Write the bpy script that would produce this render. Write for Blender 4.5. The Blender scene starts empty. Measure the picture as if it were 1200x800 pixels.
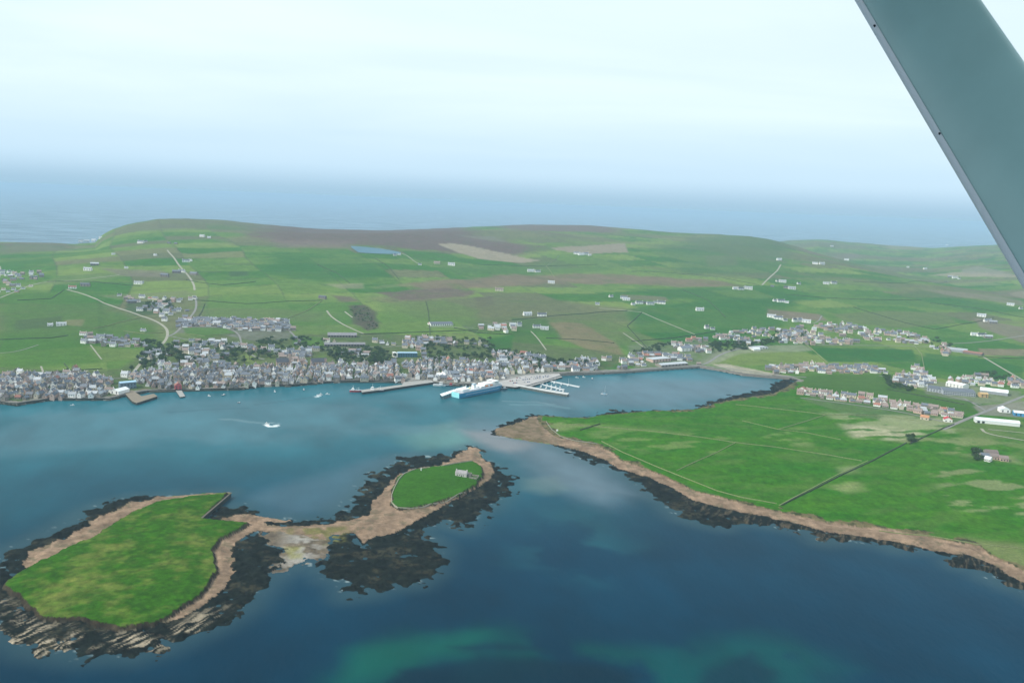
import bpy, math, random
import numpy as np
from mathutils import Vector, Matrix
random.seed(7)
rng = np.random.default_rng(11)
SC = bpy.context.scene
COL = SC.collection
R = math.radians

# ------------------------------------------------------------------ camera
CAM_H = 350.0
F = 1040.0                       # focal length in pixels of a 1200 px wide frame
PITCH = R(8.86); ROLL = R(2.29)
_f = Vector((0, math.cos(PITCH), -math.sin(PITCH)))
_u0 = Vector((0, math.sin(PITCH), math.cos(PITCH)))
_r0 = Vector((1, 0, 0))
_r = _r0*math.cos(ROLL) + _u0*math.sin(ROLL)
_u = _u0*math.cos(ROLL) - _r0*math.sin(ROLL)
CAM = Vector((0, 0, CAM_H))
cd = bpy.data.cameras.new("camera")
cd.sensor_width = 36.0; cd.lens = 36.0*F/1200.0
cd.clip_start = 0.05; cd.clip_end = 200000.0
cam = bpy.data.objects.new("camera", cd); COL.objects.link(cam)
M3 = Matrix((_r, _u, -_f)).transposed()
cam.matrix_world = Matrix.Translation(CAM) @ M3.to_4x4()
SC.camera = cam

# ------------------------------------------------------------------ light
SUN_AZ = math.atan2(-0.93, -0.30)     # azimuth (x, y) of the direction towards the sun
SUN_EL = R(44)
SUN_STRENGTH = 3.6
SKY_STRENGTH = 0.10
EXPOSURE = 0.14
HAZE_DENSITY = 0.000062
HAZE_COLOR = (0.50, 0.70, 0.89)
sl = bpy.data.lights.new("sun", 'SUN'); sl.energy = SUN_STRENGTH; sl.angle = R(0.6)
sl.color = (1.0, 0.955, 0.88)
so = bpy.data.objects.new("sun", sl); COL.objects.link(so)
sd = Vector((math.sin(SUN_AZ)*math.cos(SUN_EL), math.cos(SUN_AZ)*math.cos(SUN_EL), math.sin(SUN_EL)))
so.rotation_euler = sd.to_track_quat('Z', 'Y').to_euler()
so.location = (0, 0, 900)
W = bpy.data.worlds.new("World"); SC.world = W; W.use_nodes = True
wn = W.node_tree.nodes; wl = W.node_tree.links
wn.clear()
wo = wn.new('ShaderNodeOutputWorld'); wb = wn.new('ShaderNodeBackground')
sk = wn.new('ShaderNodeTexSky'); sk.sky_type = 'NISHITA'; sk.sun_disc = False
sk.sun_elevation = SUN_EL; sk.sun_rotation = SUN_AZ
sk.altitude = 350; sk.air_density = 1.0; sk.dust_density = 0.5; sk.ozone_density = 1.5
tc = wn.new('ShaderNodeTexCoord')
# thin high cloud: noise laid on a cloud deck (direction divided by its height)
sep = wn.new('ShaderNodeSeparateXYZ'); wl.new(tc.outputs['Generated'], sep.inputs[0])
def wmath(op, a, b=None, clamp=False):
    n = wn.new('ShaderNodeMath'); n.operation = op; n.use_clamp = clamp
    for i, v in enumerate((a, b)):
        if v is None: continue
        if isinstance(v, (int, float)): n.inputs[i].default_value = v
        else: wl.new(v, n.inputs[i])
    return n.outputs[0]
zc_ = wmath('ADD', wmath('MAXIMUM', sep.outputs['Z'], 0.0), 0.09)
cx_ = wmath('DIVIDE', sep.outputs['X'], zc_); cy_ = wmath('DIVIDE', sep.outputs['Y'], zc_)
cmb = wn.new('ShaderNodeCombineXYZ')
wl.new(wmath('MULTIPLY', cx_, 0.55), cmb.inputs[0]); wl.new(cy_, cmb.inputs[1])
cn = wn.new('ShaderNodeTexNoise'); cn.inputs['Scale'].default_value = 0.55
cn.inputs['Detail'].default_value = 6; cn.inputs['Roughness'].default_value = 0.5
cn.inputs['Distortion'].default_value = 0.4
wl.new(cmb.outputs[0], cn.inputs['Vector'])
cr = wn.new('ShaderNodeMapRange'); cr.interpolation_type = 'SMOOTHSTEP'
cr.inputs[1].default_value = 0.34; cr.inputs[2].default_value = 0.68
cr.inputs[3].default_value = 0.70; cr.inputs[4].default_value = 1.0
wl.new(cn.outputs[0], cr.inputs[0])
# the cloud veil thins towards the horizon band
hz = wn.new('ShaderNodeMapRange'); hz.interpolation_type = 'SMOOTHSTEP'
hz.inputs[1].default_value = 0.0; hz.inputs[2].default_value = 0.14
hz.inputs[3].default_value = 0.0; hz.inputs[4].default_value = 1.0
wl.new(sep.outputs['Z'], hz.inputs[0])
cm = wmath('MULTIPLY', cr.outputs[0], hz.outputs[0], True)
mx = wn.new('ShaderNodeMix'); mx.data_type = 'RGBA'
CLOUD_COL = (8.2, 9.7, 10.2, 1)
# pale blue distance haze of the air low down
m0 = wn.new('ShaderNodeMix'); m0.data_type = 'RGBA'; m0.inputs[7].default_value = (5.2, 7.4, 9.3, 1)
lowb = wn.new('ShaderNodeMapRange'); lowb.interpolation_type = 'SMOOTHSTEP'
lowb.inputs[1].default_value = -0.02; lowb.inputs[2].default_value = 0.34
lowb.inputs[3].default_value = 0.93; lowb.inputs[4].default_value = 0.35
wl.new(sep.outputs['Z'], lowb.inputs[0]); wl.new(lowb.outputs[0], m0.inputs[0]); wl.new(sk.outputs[0], m0.inputs[6])
m1_ = wn.new('ShaderNodeMix'); m1_.data_type = 'RGBA'; m1_.inputs[7].default_value = (3.6, 5.5, 7.0, 1)
band = wn.new('ShaderNodeMapRange'); band.interpolation_type = 'SMOOTHSTEP'
band.inputs[1].default_value = 0.0; band.inputs[2].default_value = 0.036
band.inputs[3].default_value = 1.0; band.inputs[4].default_value = 0.0
wl.new(sep.outputs['Z'], band.inputs[0]); wl.new(band.outputs[0], m1_.inputs[0]); wl.new(m0.outputs[2], m1_.inputs[6])
wl.new(cm, mx.inputs[0]); wl.new(m1_.outputs[2], mx.inputs[6]); mx.inputs[7].default_value = CLOUD_COL
wb.inputs['Strength'].default_value = SKY_STRENGTH
wl.new(mx.outputs[2], wb.inputs['Color']); wl.new(wb.outputs[0], wo.inputs['Surface'])
SC.view_settings.view_transform = 'Standard'; SC.view_settings.look = 'None'
SC.view_settings.gamma = 1.0; SC.view_settings.exposure = EXPOSURE
SC.view_settings.use_curve_mapping = False
SC.cycles.volume_bounces = 1; SC.cycles.max_bounces = 6

# ------------------------------------------------------------------ helpers
def ray(px, py):
    px = np.asarray(px, float); py = np.asarray(py, float)
    a = (px-600)/F; b = -(py-400)/F
    d = [ _f[i] + _r[i]*a + _u[i]*b for i in range(3)]
    return d
def P0(px, py, z=0.0):
    d = ray(px, py); t = (z-CAM_H)/d[2]
    return np.stack([d[0]*t, d[1]*t], -1)
def poly0(pts, z=0.0):
    a = np.array(pts, float); return P0(a[:,0], a[:,1], z)
def az_dep(px, py):
    d = ray(px, py); return np.arctan2(d[0], d[1]), np.arctan2(-d[2], np.hypot(d[0], d[1]))

def vnoise(x, y, seed=0):
    xi = np.floor(x).astype(np.int64); yi = np.floor(y).astype(np.int64)
    fx = x-xi; fy = y-yi
    fx = fx*fx*(3-2*fx); fy = fy*fy*(3-2*fy)
    def h(i, j):
        n = (i*374761393 + j*668265263 + seed*1442695041) & 0xffffffff
        n = ((n ^ (n >> 13))*1274126177) & 0xffffffff
        n = (n ^ (n >> 16)) & 0xffffffff
        return n/4294967295.0
    a = h(xi, yi); b = h(xi+1, yi); c = h(xi, yi+1); d = h(xi+1, yi+1)
    return (a*(1-fx)+b*fx)*(1-fy) + (c*(1-fx)+d*fx)*fy
def fbm(x, y, s, seed=0, oct=4):
    v = 0; a = 0.5; t = 0
    for o in range(oct):
        v = v + a*vnoise(x/s + 17.3*o, y/s - 9.1*o, seed+o); t += a; a *= 0.5; s /= 2.03
    return v/t
def sstep(a, b, x):
    t = np.clip((x-a)/(b-a), 0, 1); return t*t*(3-2*t)
def inpoly(x, y, poly):
    res = np.zeros(x.shape, bool)
    x0, y0 = poly.min(0); x1, y1 = poly.max(0)
    m = (x >= x0) & (x <= x1) & (y >= y0) & (y <= y1)
    if not m.any(): return res
    xs = x[m]; ys = y[m]; ins = np.zeros(xs.shape, bool)
    n = len(poly)
    for i in range(n):
        ax, ay = poly[i]; bx, by = poly[(i+1) % n]
        if ay == by: continue
        c = ((ay > ys) != (by > ys)) & (xs < (bx-ax)*(ys-ay)/(by-ay)+ax)
        ins ^= c
    res[m] = ins
    return res
def polydist(x, y, pts, closed=True, lim=1e9):
    best = np.full(x.shape, 1e12)
    n = len(pts)
    for i in range(n if closed else n-1):
        a = pts[i]; b = pts[(i+1) % n]
        if lim < 1e8:
            m = (x > min(a[0], b[0])-lim) & (x < max(a[0], b[0])+lim) & (y > min(a[1], b[1])-lim) & (y < max(a[1], b[1])+lim)
            if not m.any(): continue
            xs = x[m]; ys = y[m]
        else: m = slice(None); xs = x; ys = y
        dx, dy = b-a; L = dx*dx+dy*dy+1e-9
        t = np.clip(((xs-a[0])*dx+(ys-a[1])*dy)/L, 0, 1)
        d = (xs-a[0]-t*dx)**2+(ys-a[1]-t*dy)**2
        best[m] = np.minimum(best[m], d)
    return np.sqrt(best)
def sdist(x, y, pts, lim=60.0):
    "signed distance, positive inside, clipped at lim"
    d = np.minimum(polydist(x, y, pts, True, lim), lim)
    return np.where(inpoly(x, y, pts), d, -d)

# ------------------------------------------------------------------ coast outlines (sea level points)
TOWN_COAST = [(-420,490),(-200,481),(-60,475),(0,473),(20,475),(60,469),(100,469),(128,469),(150,464),(172,460),(200,459),(230,458),
 (280,457),(306,453),(340,453),(380,449),(410,448),(450,448),(472,449),(508,450),(528,452),(556,452),(584,454),(600,453),
 (628,446),(656,440),(666,439),(700,438.5),(740,436.5),(780,433.5),(820,431),(840,434),(870,440),(900,442.5),(924,444),(934,447)]
NORTH_COAST = [(930,451),(920,457),(908,462),(892,465),(864,469),(838,474),(820,480.5),(796,482),(760,483),(740,485),(704,488),
 (688,491),(666,491),(654,489.5),(634,488.5)]
SOUTH_COAST = [(632,492),(634,497),(650,511),(670,519),(700,524),(716,532.5),(727,541),(747,548),(773,558),(793,568),(813,578),(843,584.5),
 (877,594),(910,601),(960,613),(1010,617),(1060,626),(1110,636),(1145,641),(1160,653),(1185,663),(1200,673),(1300,712),(1500,790)]
LAND = poly0(TOWN_COAST+NORTH_COAST+SOUTH_COAST)
far_ring = np.array([(2500, 600), (9000, 1500), (16000, 16000), (0, 16000), (-16000, 16000), (-9000, 1500), (-3000, 1000)], float)
LAND = np.vstack([LAND, far_ring])
OUTER = poly0([(5.8,685),(17,673.6),(32,663.5),(57.5,653.5),(80.5,640.5),(106,630.5),(124,620),(138,609),(161,597),(187,587),(224,581.5),(267.5,577),
 (236,607),(259,609.5),(293,612),(276,622),(256,632),(249,643.5),(250,655),(253,669),(244.5,679),(240,689.5),(230,701),(213,709.5),(198.5,721),
 (184,728),(167,732.5),(141,735.5),(115,729.5),(95,724),(72,724),(49,722.5),(37.4,711),(26,699.5),(13,692)], 4)
INNER = poly0([(459,590),(460.7,572),(467,558),(486.7,550),(520,545),(553,540),(565,546.7),(565,558),(556.7,568),(536.7,580),(513,588),(486.7,594.3),(466.7,596)], 4)
SANDS = [poly0(p, 1) for p in (
 # long beach along the far side of the outer holm
 [(28,661),(34.5,646),(57.5,639),(86,625),(115,607.5),(138,596),(167,586),(201,580.7),(244.5,577),(270,576),(262,584),(224,588),(180,596),(150,612),(120,630),(95,645),(60,662),(30,675)],
 # sand neck between the two holms and the near beach
 [(293,611),(310,614.5),(330,616.7),(370,615),(406.7,610),(433,603),(440,586.7),(450,573),(466.7,557.7),(486.7,549),(520,544),(540,533),(548,525),(560,526),(566.7,538),
  (576.7,546.7),(575,560),(560,570),(540,583),(520,591.7),(500,603),(483,613),(466.7,622),(440,628),(426.7,636.7),(416.7,623),(386.7,625),(380,632),(360,626),(330,622),(300,620),(280,630),
  (270,643),(271.7,670),(262,690),(236.7,709),(215,722),(195,730),(190,722),(215,705),(238,688),(245,670),(246,645),(252,630),(272,620)],
 # beach and shingle round the point of the peninsula
 [(580,503),(600,498),(617,491),(626,487.5),(640,488),(645,500),(660,512),(700,522),(726,538),(747,546),(793,565),(843,582),(910,598),(960,611),(1060,624),(1110,634),(1145,640),(1160,651),(1190,664),(1300,712),
  (1300,730),(1215,690),(1180,673),(1165,662),(1140,651),(1100,645),(1060,636),(1010,628),(960,621),(927,611),(877,601),(843,594),(813,586),(787,571),(760,559),(727,549),(710,539),(683,529),(653,521),(620,516),(583,509)],
 # low tide mud between the rocks
 [(300,621),(330,619),(360,622),(378,630),(377,645),(366,652),(354,664),(334,666),(331,655),(328,644),(318,632)],
 # narrow strip inside the far beach
 [(287,603),(320,606),(340,610),(300,612),(262,609)])]
WEEDS = [poly0(p, 0.4) for p in (
 [(0,665),(8.6,655),(14,645),(52,629),(86,614.6),(101,603),(124,589),(155,582),(185,581.5),(205,579),(200,583),(161,594.5),(126.5,607.5),(95,622),(60,645),(32,665),(5,690),(-25,700),(-30,672)],
 [(-30,690),(-30,728),(23,747),(43,761),(80.5,766.5),(115,769.5),(150,767),(172.6,767.6),(201,758.5),(230,744),(267,727),(293,709.5),(316.7,681),(333,670),(329,650),(321,636),(313,623),(300,619),
  (280,628),(262,645),(262,672),(225,700),(170,722),(100,715),(50,712),(10,680)],
 [(378,640),(380,633),(406.7,623),(423,633),(437,628),(467,622),(487,617),(513,633),(520,646.7),(516.7,670),(496.7,683),(466.7,686.7),(446.7,693),(410,697.5),(403,682),(383,675),(380,663),(370,668),(367,661),(375,652)],
 [(403,607),(402,598),(417,583),(427,567),(440,553),(458,548),(466,540),(467,534),(507,533),(533,535),(545,522),(560,523),(568,536),(584,543),(600,560),(602,573),(583,593),(567,603),(550,620),(537,617),(520,612),(503,619),(487,622),(460,626),(440,612)],
 [(236,610),(248,598),(262,594),(287,591),(296,600),(320,607),(353,609),(380,609),(405,605),(415,609),(380,616),(330,619),(290,614),(260,611)],
 [(627,513),(657,527),(693,541),(717,546),(740,562),(760,575),(780,588),(797,606),(817,612),(843,617),(853,612),(880,612),(910,617),(943,623),(960,634),(992,632),(1020,635),(1045,643),(1065,642),(1110,647),
  (1120,662),(1145,667),(1160,677),(1185,687),(1200,690),(1300,745),(1300,700),(1180,660),(1100,640),(1000,622),(900,603),(800,575),(720,540),(650,514)],
 [(690,493),(700,484),(712,480.5),(724,480),(760,481.5),(815,478),(826,473),(850,465.5),(880,459.5),(900,455),(906,448),(915,444),(932,444),(926,458),(900,467),(850,476),(820,483),(740,487),(700,491)],
 [(600,500),(604,492),(618,488.5),(628,485.5),(650,487),(690,490),(660,493),(626,493),(612,497)],
 [(572,506),(590,497),(605,494),(617,496),(600,510),(583,510)])]

# ------------------------------------------------------------------ hills
def ang_table(pts):
    "rows of (px, skyline py, crest distance) -> azimuths, distances, crest heights"
    a = []; D = []; Z = []
    for px, py, d in pts:
        az, dep = az_dep(px, py)
        a.append(float(az)); D.append(d); Z.append(CAM_H-d*math.tan(float(dep)))
    return np.array(a), np.array(D, float), np.array(Z)
HA = ang_table([(-400,276,4800),(-150,282,4700),(0,283.5,4700),(60,284.5,4700),(88,286,4750),(112,284,4800),(119,276,4850),(130,269.5,4900),(150,262.5,5000),(185,256.5,5100),(215,256,5200),(260,257.5,5300),
 (300,262,5400),(370,268,5600),(450,270,5800),(505,268,6100),(560,265.5,6300),(620,263,6400),(690,264,6400),(740,268,6400),(790,272.5,6300),(840,274.5,6200),
 (880,277,6100),(905,281,6000),(930,288,5900),(960,297,5800),(1000,308,5600),(1060,322,5400),(1130,334,5200),(1200,345,5000),(1500,380,4600)])
HB = ang_table([(700,290,9000),(820,287,9300),(880,285,9500),(925,281,9500),(960,280,9500),(1010,284.5,9800),(1050,288,9800),(1095,290.5,9700),(1140,288,9500),(1200,286,9300),(1500,290,9000)])
_cst = ang_table([(-420,490,1),(-60,475,1),(0,473,1),(100,469,1),(200,459,1),(300,454,1),(410,448,1),(510,450,1),(600,445,1),(660,440,1),(740,436.5,1),(820,431,1),(900,430,1),(1000,428,1),(1200,425,1),(1500,415,1)])
_cstD = np.array([float(np.linalg.norm(P0(px, py))) for px, py in [(-420,490),(-60,475),(0,473),(100,469),(200,459),(300,454),(410,448),(510,450),(600,445),(660,440),(740,436.5),(820,431),(900,430),(1000,428),(1200,425),(1500,415)]])
HS = (np.array([float(az_dep(px, 300)[0]) for px in (-400, 0, 100, 200, 320, 450, 650, 850, 950, 1050, 1200, 1500)]),
      np.array([60, 85, 120, 165, 200, 215, 225, 190, 140, 100, 60, 50], float))
def hills(x, y):
    D = np.hypot(x, y); az = np.arctan2(x, y)
    Dw = np.interp(az, _cst[0], _cstD) + 25
    Dc = np.interp(az, HA[0], HA[1]); Zc = np.interp(az, HA[0], HA[2])
    t = np.clip((D-Dw)/(Dc-Dw), 0, 1)
    s = t*(1.25-0.25*t**4)
    # a shoulder behind the town and a shallow valley above it
    s = s + 0.05*np.sin(t*11.0 + 5*np.sin(az*5))*t*(1-t)*2.2*sstep(0.12, 0.4, t)
    back = np.maximum(D-Dc, 0)
    Zs = np.interp(az, HS[0], HS[1]); Zc_far = Zc
    wq = sstep(0.62, 0.93, t)
    Zc = Zs*(1-wq)+Zc*wq
    und = (fbm(x, y, 900, 3, 4)-0.5)*40*sstep(0.05, 0.3, t)*(1-sstep(0.86, 0.99, t)) \
        + (fbm(x, y, 170, 5, 3)-0.5)*7*sstep(0.03, 0.2, t)*(1-0.75*sstep(0.85, 1.0, t))
    low = sstep(0.0, 60.0, Zc)
    A = (Zc-4)*s + und*(0.3+0.7*sstep(50, 120, Zc_far))
    A = A - back*0.10 - (back/260.0)**2*4
    # the plain on the right with low swells
    DcB = np.interp(az, HB[0], HB[1]); ZB = np.interp(az, HB[0], HB[2])
    tb = np.clip((D-2000)/(DcB-2000), 0, 1)
    B = (ZB-4)*tb**1.5*(1.25-0.25*tb**6) + (fbm(x, y, 1300, 31, 3)-0.5)*34*sstep(0.1, 0.5, tb)*(1-0.6*sstep(0.8, 1, tb))
    B = B - np.maximum(D-DcB, 0)*0.12
    a0 = float(az_dep(835, 300)[0]); a1 = float(az_dep(925, 300)[0])
    wB = sstep(a0, a1, az)
    B = B*wB - 40*(1-wB)
    k = 12.0
    m = np.maximum(A, B); dlt = np.abs(A-B)
    out = m + np.where(dlt < k, (k-dlt)**2/(4*k), 0)*sstep(0.02, 0.2, t)
    return out

# ------------------------------------------------------------------ terrain grid (polar, fine near the viewer)
def make_grid(a0, a1, na, th0, th1, nt):
    az = np.linspace(a0, a1, na); th = np.linspace(th0, th1, nt)
    Dr = CAM_H/np.tan(th)
    A, DD = np.meshgrid(az, Dr)
    return az, Dr, DD*np.sin(A), DD*np.cos(A)
import time; _T = time.time()
def tick(n):
    print('TICK', n, round(time.time()-_T, 1))
AZ, DR, GX, GY = make_grid(R(-38), R(38), 1180, R(32.0), R(1.35), 700)

def surface(x, y):
    "height plus region masks"
    D = np.hypot(x, y)
    w1 = (fbm(x, y, 14, 41, 3)-0.5); w2 = (fbm(x+500, y-300, 14, 43, 3)-0.5)
    wf = fbm(x, y, 4.5, 45, 2)-0.5
    xs = x+w1*5+wf*3.2; ys = y+w2*5-wf*3.2                    # slightly broken edges
    xr = x+w1*36+wf*9; yr = y+w2*36-wf*9                  # ragged reef edges
    z = np.full(x.shape, -4.0)
    m = {}
    near = D < 3600
    def sub(fn, default):
        o = np.full(x.shape, default, float); o[near] = fn(); return o
    weed = np.zeros(x.shape, bool)
    for p in WEEDS:
        weed[near] |= inpoly(xr[near], yr[near], p)
    wd = np.full(x.shape, -30.0)
    for p in WEEDS:
        wd[near] = np.maximum(wd[near], sdist(xr[near], yr[near], p, 30))
    rock = fbm(x, y, 9, 51, 4)
    zw = -0.35 + np.clip(wd, -6, 8)*0.22 + (rock-0.5)*5.2
    zw = np.where(wd > -6, zw, -4)
    z = np.maximum(z, zw)
    sdn = np.full(x.shape, -30.0)
    for p in SANDS[:3]+SANDS[4:]:
        sdn[near] = np.maximum(sdn[near], sdist(xs[near], ys[near], p, 30))
    zs = np.where(sdn > -3, 0.25+np.clip(sdn, -3, 14)*0.16+(fbm(x, y, 5, 52, 2)-0.5)*0.3, -4)
    z = np.maximum(z, zs)
    mud = np.full(x.shape, -30.0); mud[near] = sdist(xr[near], yr[near], SANDS[3], 30)
    z = np.maximum(z, np.where(mud > -2, 0.02+np.clip(mud, -2, 6)*0.05, -4))
    holm = np.full(x.shape, -30.0)
    for p in (OUTER, INNER):
        holm[near] = np.maximum(holm[near], sdist(xs[near], ys[near], p, 30))
    cl = 1.9+np.clip(holm+1.6, 0, 2.0)/2.0*3.0 + np.clip(holm, 0, 30)*0.07 + (fbm(x, y, 30, 55, 3)-0.5)*0.9
    z = np.where(holm > -1.6, np.maximum(z, cl), z)
    land = np.full(x.shape, 60.0); land[near] = sdist(x[near]+w1[near]*5+wf[near]*2.5, y[near]+w2[near]*5-wf[near]*2.5, LAND, 60)
    land[~near] = np.where(inpoly(x[~near], y[~near], LAND), 60, -60)
    hl = hills(x, y)
    zl = np.clip(land+5, 0, 7)/7*3.3 + np.clip(land, 0, 60)*0.02
    inl = np.maximum(hl, 0)*sstep(0, 60, land)
    zl = zl + np.where(land > 0, inl, 0)
    zl = np.where((land > 30) & (hl < -3) & (D > 4000), -6, zl)
    z = np.where(land > -5, np.maximum(z, zl), z)
    m.update(weed=wd, sand=sdn, mud=mud, holm=holm, land=land, rock=rock)
    return z, m
GZ, MK = surface(GX, GY); tick('surface')

def ground(x, y):
    "height of the terrain under world points"
    x = np.asarray(x, float); y = np.asarray(y, float)
    az = np.arctan2(x, y); D = np.hypot(x, y)
    th = np.arctan2(CAM_H, D)
    ci = np.clip((az-AZ[0])/(AZ[1]-AZ[0]), 0, len(AZ)-1.001)
    th0 = R(32.0); dth = (R(1.35)-R(32.0))/(len(DR)-1)
    ri = np.clip((th-th0)/dth, 0, len(DR)-1.001)
    c0 = np.floor(ci).astype(int); r0 = np.floor(ri).astype(int)
    fc = ci-c0
    Dr0 = DR[r0]; Dr1 = DR[r0+1]; fr = np.clip((D-Dr0)/(Dr1-Dr0), 0, 1)
    z = (GZ[r0, c0]*(1-fc)+GZ[r0, c0+1]*fc)*(1-fr)+(GZ[r0+1, c0]*(1-fc)+GZ[r0+1, c0+1]*fc)*fr
    return z
def at(px, py):
    "the world point seen at a pixel of the 1200x800 photograph: first hit of the sight line with the ground or sea"
    az, dep = az_dep(px, py); az = float(az); dep = float(dep)
    ci = np.clip((az-AZ[0])/(AZ[1]-AZ[0]), 0, len(AZ)-1.001); c0 = int(ci); fc = ci-c0
    zc = np.maximum(GZ[:, c0]*(1-fc)+GZ[:, c0+1]*fc, 0)
    rz = CAM_H-DR*math.tan(dep)
    h = np.nonzero(zc >= rz)[0]
    if len(h) == 0: D = DR[-1]; z = zc[-1]
    else:
        i = h[0]
        if i == 0: D = DR[0]; z = zc[0]
        else:
            g0 = zc[i-1]-rz[i-1]; g1 = zc[i]-rz[i]; t = g0/(g0-g1+1e-9)
            D = DR[i-1]+(DR[i]-DR[i-1])*t; z = zc[i-1]+(zc[i]-zc[i-1])*t
    return Vector((D*math.sin(az), D*math.cos(az), float(z)))
def polyA(pts):
    return np.array([at(*p)[:2] for p in pts])

# ------------------------------------------------------------------ ground colours (albedo, linear)
def srgb(r, g, b):
    return np.array([((c/255.0)/12.92 if c/255.0 <= .04045 else ((c/255.0+.055)/1.055)**2.4) for c in (r, g, b)])
def paint_land():
    x, y = GX, GY
    D = np.hypot(x, y)
    c = np.zeros(x.shape+(3,))
    g1 = np.array((0.062, 0.125, 0.026)); g2 = np.array((0.128, 0.185, 0.042)); g3 = np.array((0.038, 0.116, 0.014))
    # patchwork of fields: skewed strips that follow a slightly warped lattice
    wx = x+120*(fbm(x, y, 900, 61, 2)-0.5); wy = y+120*(fbm(x, y, 900, 62, 2)-0.5)
    a = R(24); u = (wx*math.cos(a)+wy*math.sin(a)); v = (-wx*math.sin(a)+wy*math.cos(a))
    ui = np.floor(u/210); off = vnoise(ui*1.0+0.5, ui*0+0.5, 7)*150
    vi = np.floor((v+off)/150)
    def cell(k): return vnoise(ui*3.7+0.01+k*11, vi*5.3+0.02, 71+k)
    f = cell(0); f2 = cell(1)
    n = fbm(x, y, 160, 64, 4); n2 = fbm(x, y, 22, 65, 3)
    mixf = np.clip((f-0.5)*1.7+0.45+(n-0.5)*0.7+(n2-0.5)*0.35, 0, 1)[..., None]
    c = g3*(1-mixf)+g2*mixf
    brown = np.array((0.118, 0.108, 0.062))
    bm = (sstep(0.72, 0.84, f2)*0.7*sstep(1800, 2600, D))[..., None]
    c = c*(1-bm)+brown*bm
    # rough ground in the hollows
    rg = (sstep(0.50, 0.64, fbm(x*0.45, y, 420, 67, 5))*0.75*sstep(1700, 2400, D))[..., None]
    c = c*(1-rg)+np.array((0.120, 0.112, 0.062))*rg
    # thin field edges
    eu = np.minimum(np.mod(u, 210), 210-np.mod(u, 210)); ev = np.minimum(np.mod(v+off, 150), 150-np.mod(v+off, 150))
    ed = ((np.minimum(eu, ev) < np.clip(D*0.0011, 1.0, 6))*0.42*(D > 1500)*sstep(0.3, 0.5, n))[..., None]
    c = c*(1-ed)+np.array((0.060, 0.075, 0.038))*ed
    c = c*(0.86+0.28*n2[..., None])
    land = MK['land']
    # near peninsula pasture: richer, with mown streaks
    px_poly = poly0([(626,487),(700,484),(860,468),(930,450),(1300,500),(1500,800),(1150,660),(900,602),(780,562),(690,524),(640,505)])
    pen = inpoly(x, y, px_poly)
    st = fbm(x*0.35+y*0.12, y*1.2-x*0.2, 26, 81, 4)
    pg = np.array((0.012, 0.088, 0.001))*(1-st[..., None])+np.array((0.044, 0.118, 0.006))*st[..., None]
    pg = pg*1.12*(0.66+0.68*fbm(x, y, 7, 82, 3)[..., None])
    c[pen] = pg[pen]
    def region(pts, colr, amt=1.0, soft=0.0, warp=10.0, tex=0.25, tscale=30, sea=False):
        poly = poly0(pts) if sea else polyA(pts)
        mg = soft+warp+5; lo = poly.min(0)-mg; hi = poly.max(0)+mg
        sel = (GX > lo[0]) & (GX < hi[0]) & (GY > lo[1]) & (GY < hi[1])
        if not sel.any(): return
        x = GX[sel]; y = GY[sel]; cc = c[sel]
        w1 = (fbm(x, y, 60, 91, 3)-0.5)*warp*2; w2 = (fbm(x, y, 60, 92, 3)-0.5)*warp*2
        if soft > 0: w = sstep(-soft, soft, sdist(x+w1, y+w2, poly, soft*1.01))
        else: w = inpoly(x+w1, y+w2, poly).astype(float)
        t = fbm(x, y, tscale, 95, 3)
        w = (w*amt*np.clip(1-tex*1.2+tex*2.4*t, 0, 1))[..., None]
        c[sel] = cc*(1-w)+np.array(colr)*(1+tex*(t[..., None]-0.5))*w
    heather = (0.105, 0.078, 0.062); tan = (0.225, 0.195, 0.135); dull = (0.098, 0.110, 0.048); lush = (0.022, 0.095, 0.014)
    pale = (0.150, 0.175, 0.075); dgreen = (0.035, 0.070, 0.022); bright = (0.055, 0.130, 0.016); stub = (0.150, 0.130, 0.085)
    region([(300,262),(370,266),(520,266),(560,276),(640,292),(600,300),(480,292),(410,287),(330,286),(290,276)], heather, 1.0, 90, 80)
    region([(150,262),(300,258),(330,268),(180,270)], (0.12,0.105,0.075), 0.6, 100, 60)
    region([(320,281),(410,283),(412,292),(330,290)], (0.15,0.115,0.09), 0.6, 60, 30)
    region([(540,264),(640,260),(740,266),(790,271),(720,272),(600,270)], (0.12,0.09,0.075), 0.95, 90, 80)
    region([(0,284),(86,287),(80,294),(0,298)], (0.12,0.11,0.08), 0.7, 60, 30)
    region([(200,256),(320,263),(320,272),(180,270),(140,274),(130,270)], (0.105,0.115,0.065), 0.5, 60, 30)
    # ploughed and stubble fields
    region([(513,286),(530,285),(560,290),(632,305),(612,308),(560,303),(540,297)], tan, 1.0, 6, 3, 0.15)
    region([(645,291),(732,285),(736,296),(690,298),(652,293)], (0.20,0.175,0.12), 1.0, 6, 3, 0.15)
    region([(825,300),(862,300),(865,311),(830,313)], (0.15,0.14,0.08), 0.7, 15, 6)
    region([(535,275),(580,277),(596,284),(560,280)], (0.14,0.14,0.10), 0.6, 20, 6)
    region([(600,322),(700,320),(830,328),(880,335),(820,337),(740,333),(640,332),(560,337),(500,340),(470,332)], (0.140,0.112,0.068), 0.95, 30, 50, 0.5, 60)
    region([(440,343),(520,337),(560,341),(545,348),(470,352)], heather, 0.9, 12, 12, 0.5, 20)
    region([(388,346),(410,347),(420,353),(398,354)], heather, 0.8, 8, 6)
    region([(408,358),(430,357),(440,368),(446,384),(430,388),(415,378)], (0.062,0.058,0.036), 1.0, 8, 12, 0.6, 14)
    region([(554,348),(575,347),(580,358),(560,360)], (0.085,0.078,0.048), 0.9, 8, 6, 0.4)
    region([(560,350),(640,348),(700,360),(760,372),(720,390),(640,390),(560,376),(480,372),(460,356)], dull, 0.55, 30, 30)
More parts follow.
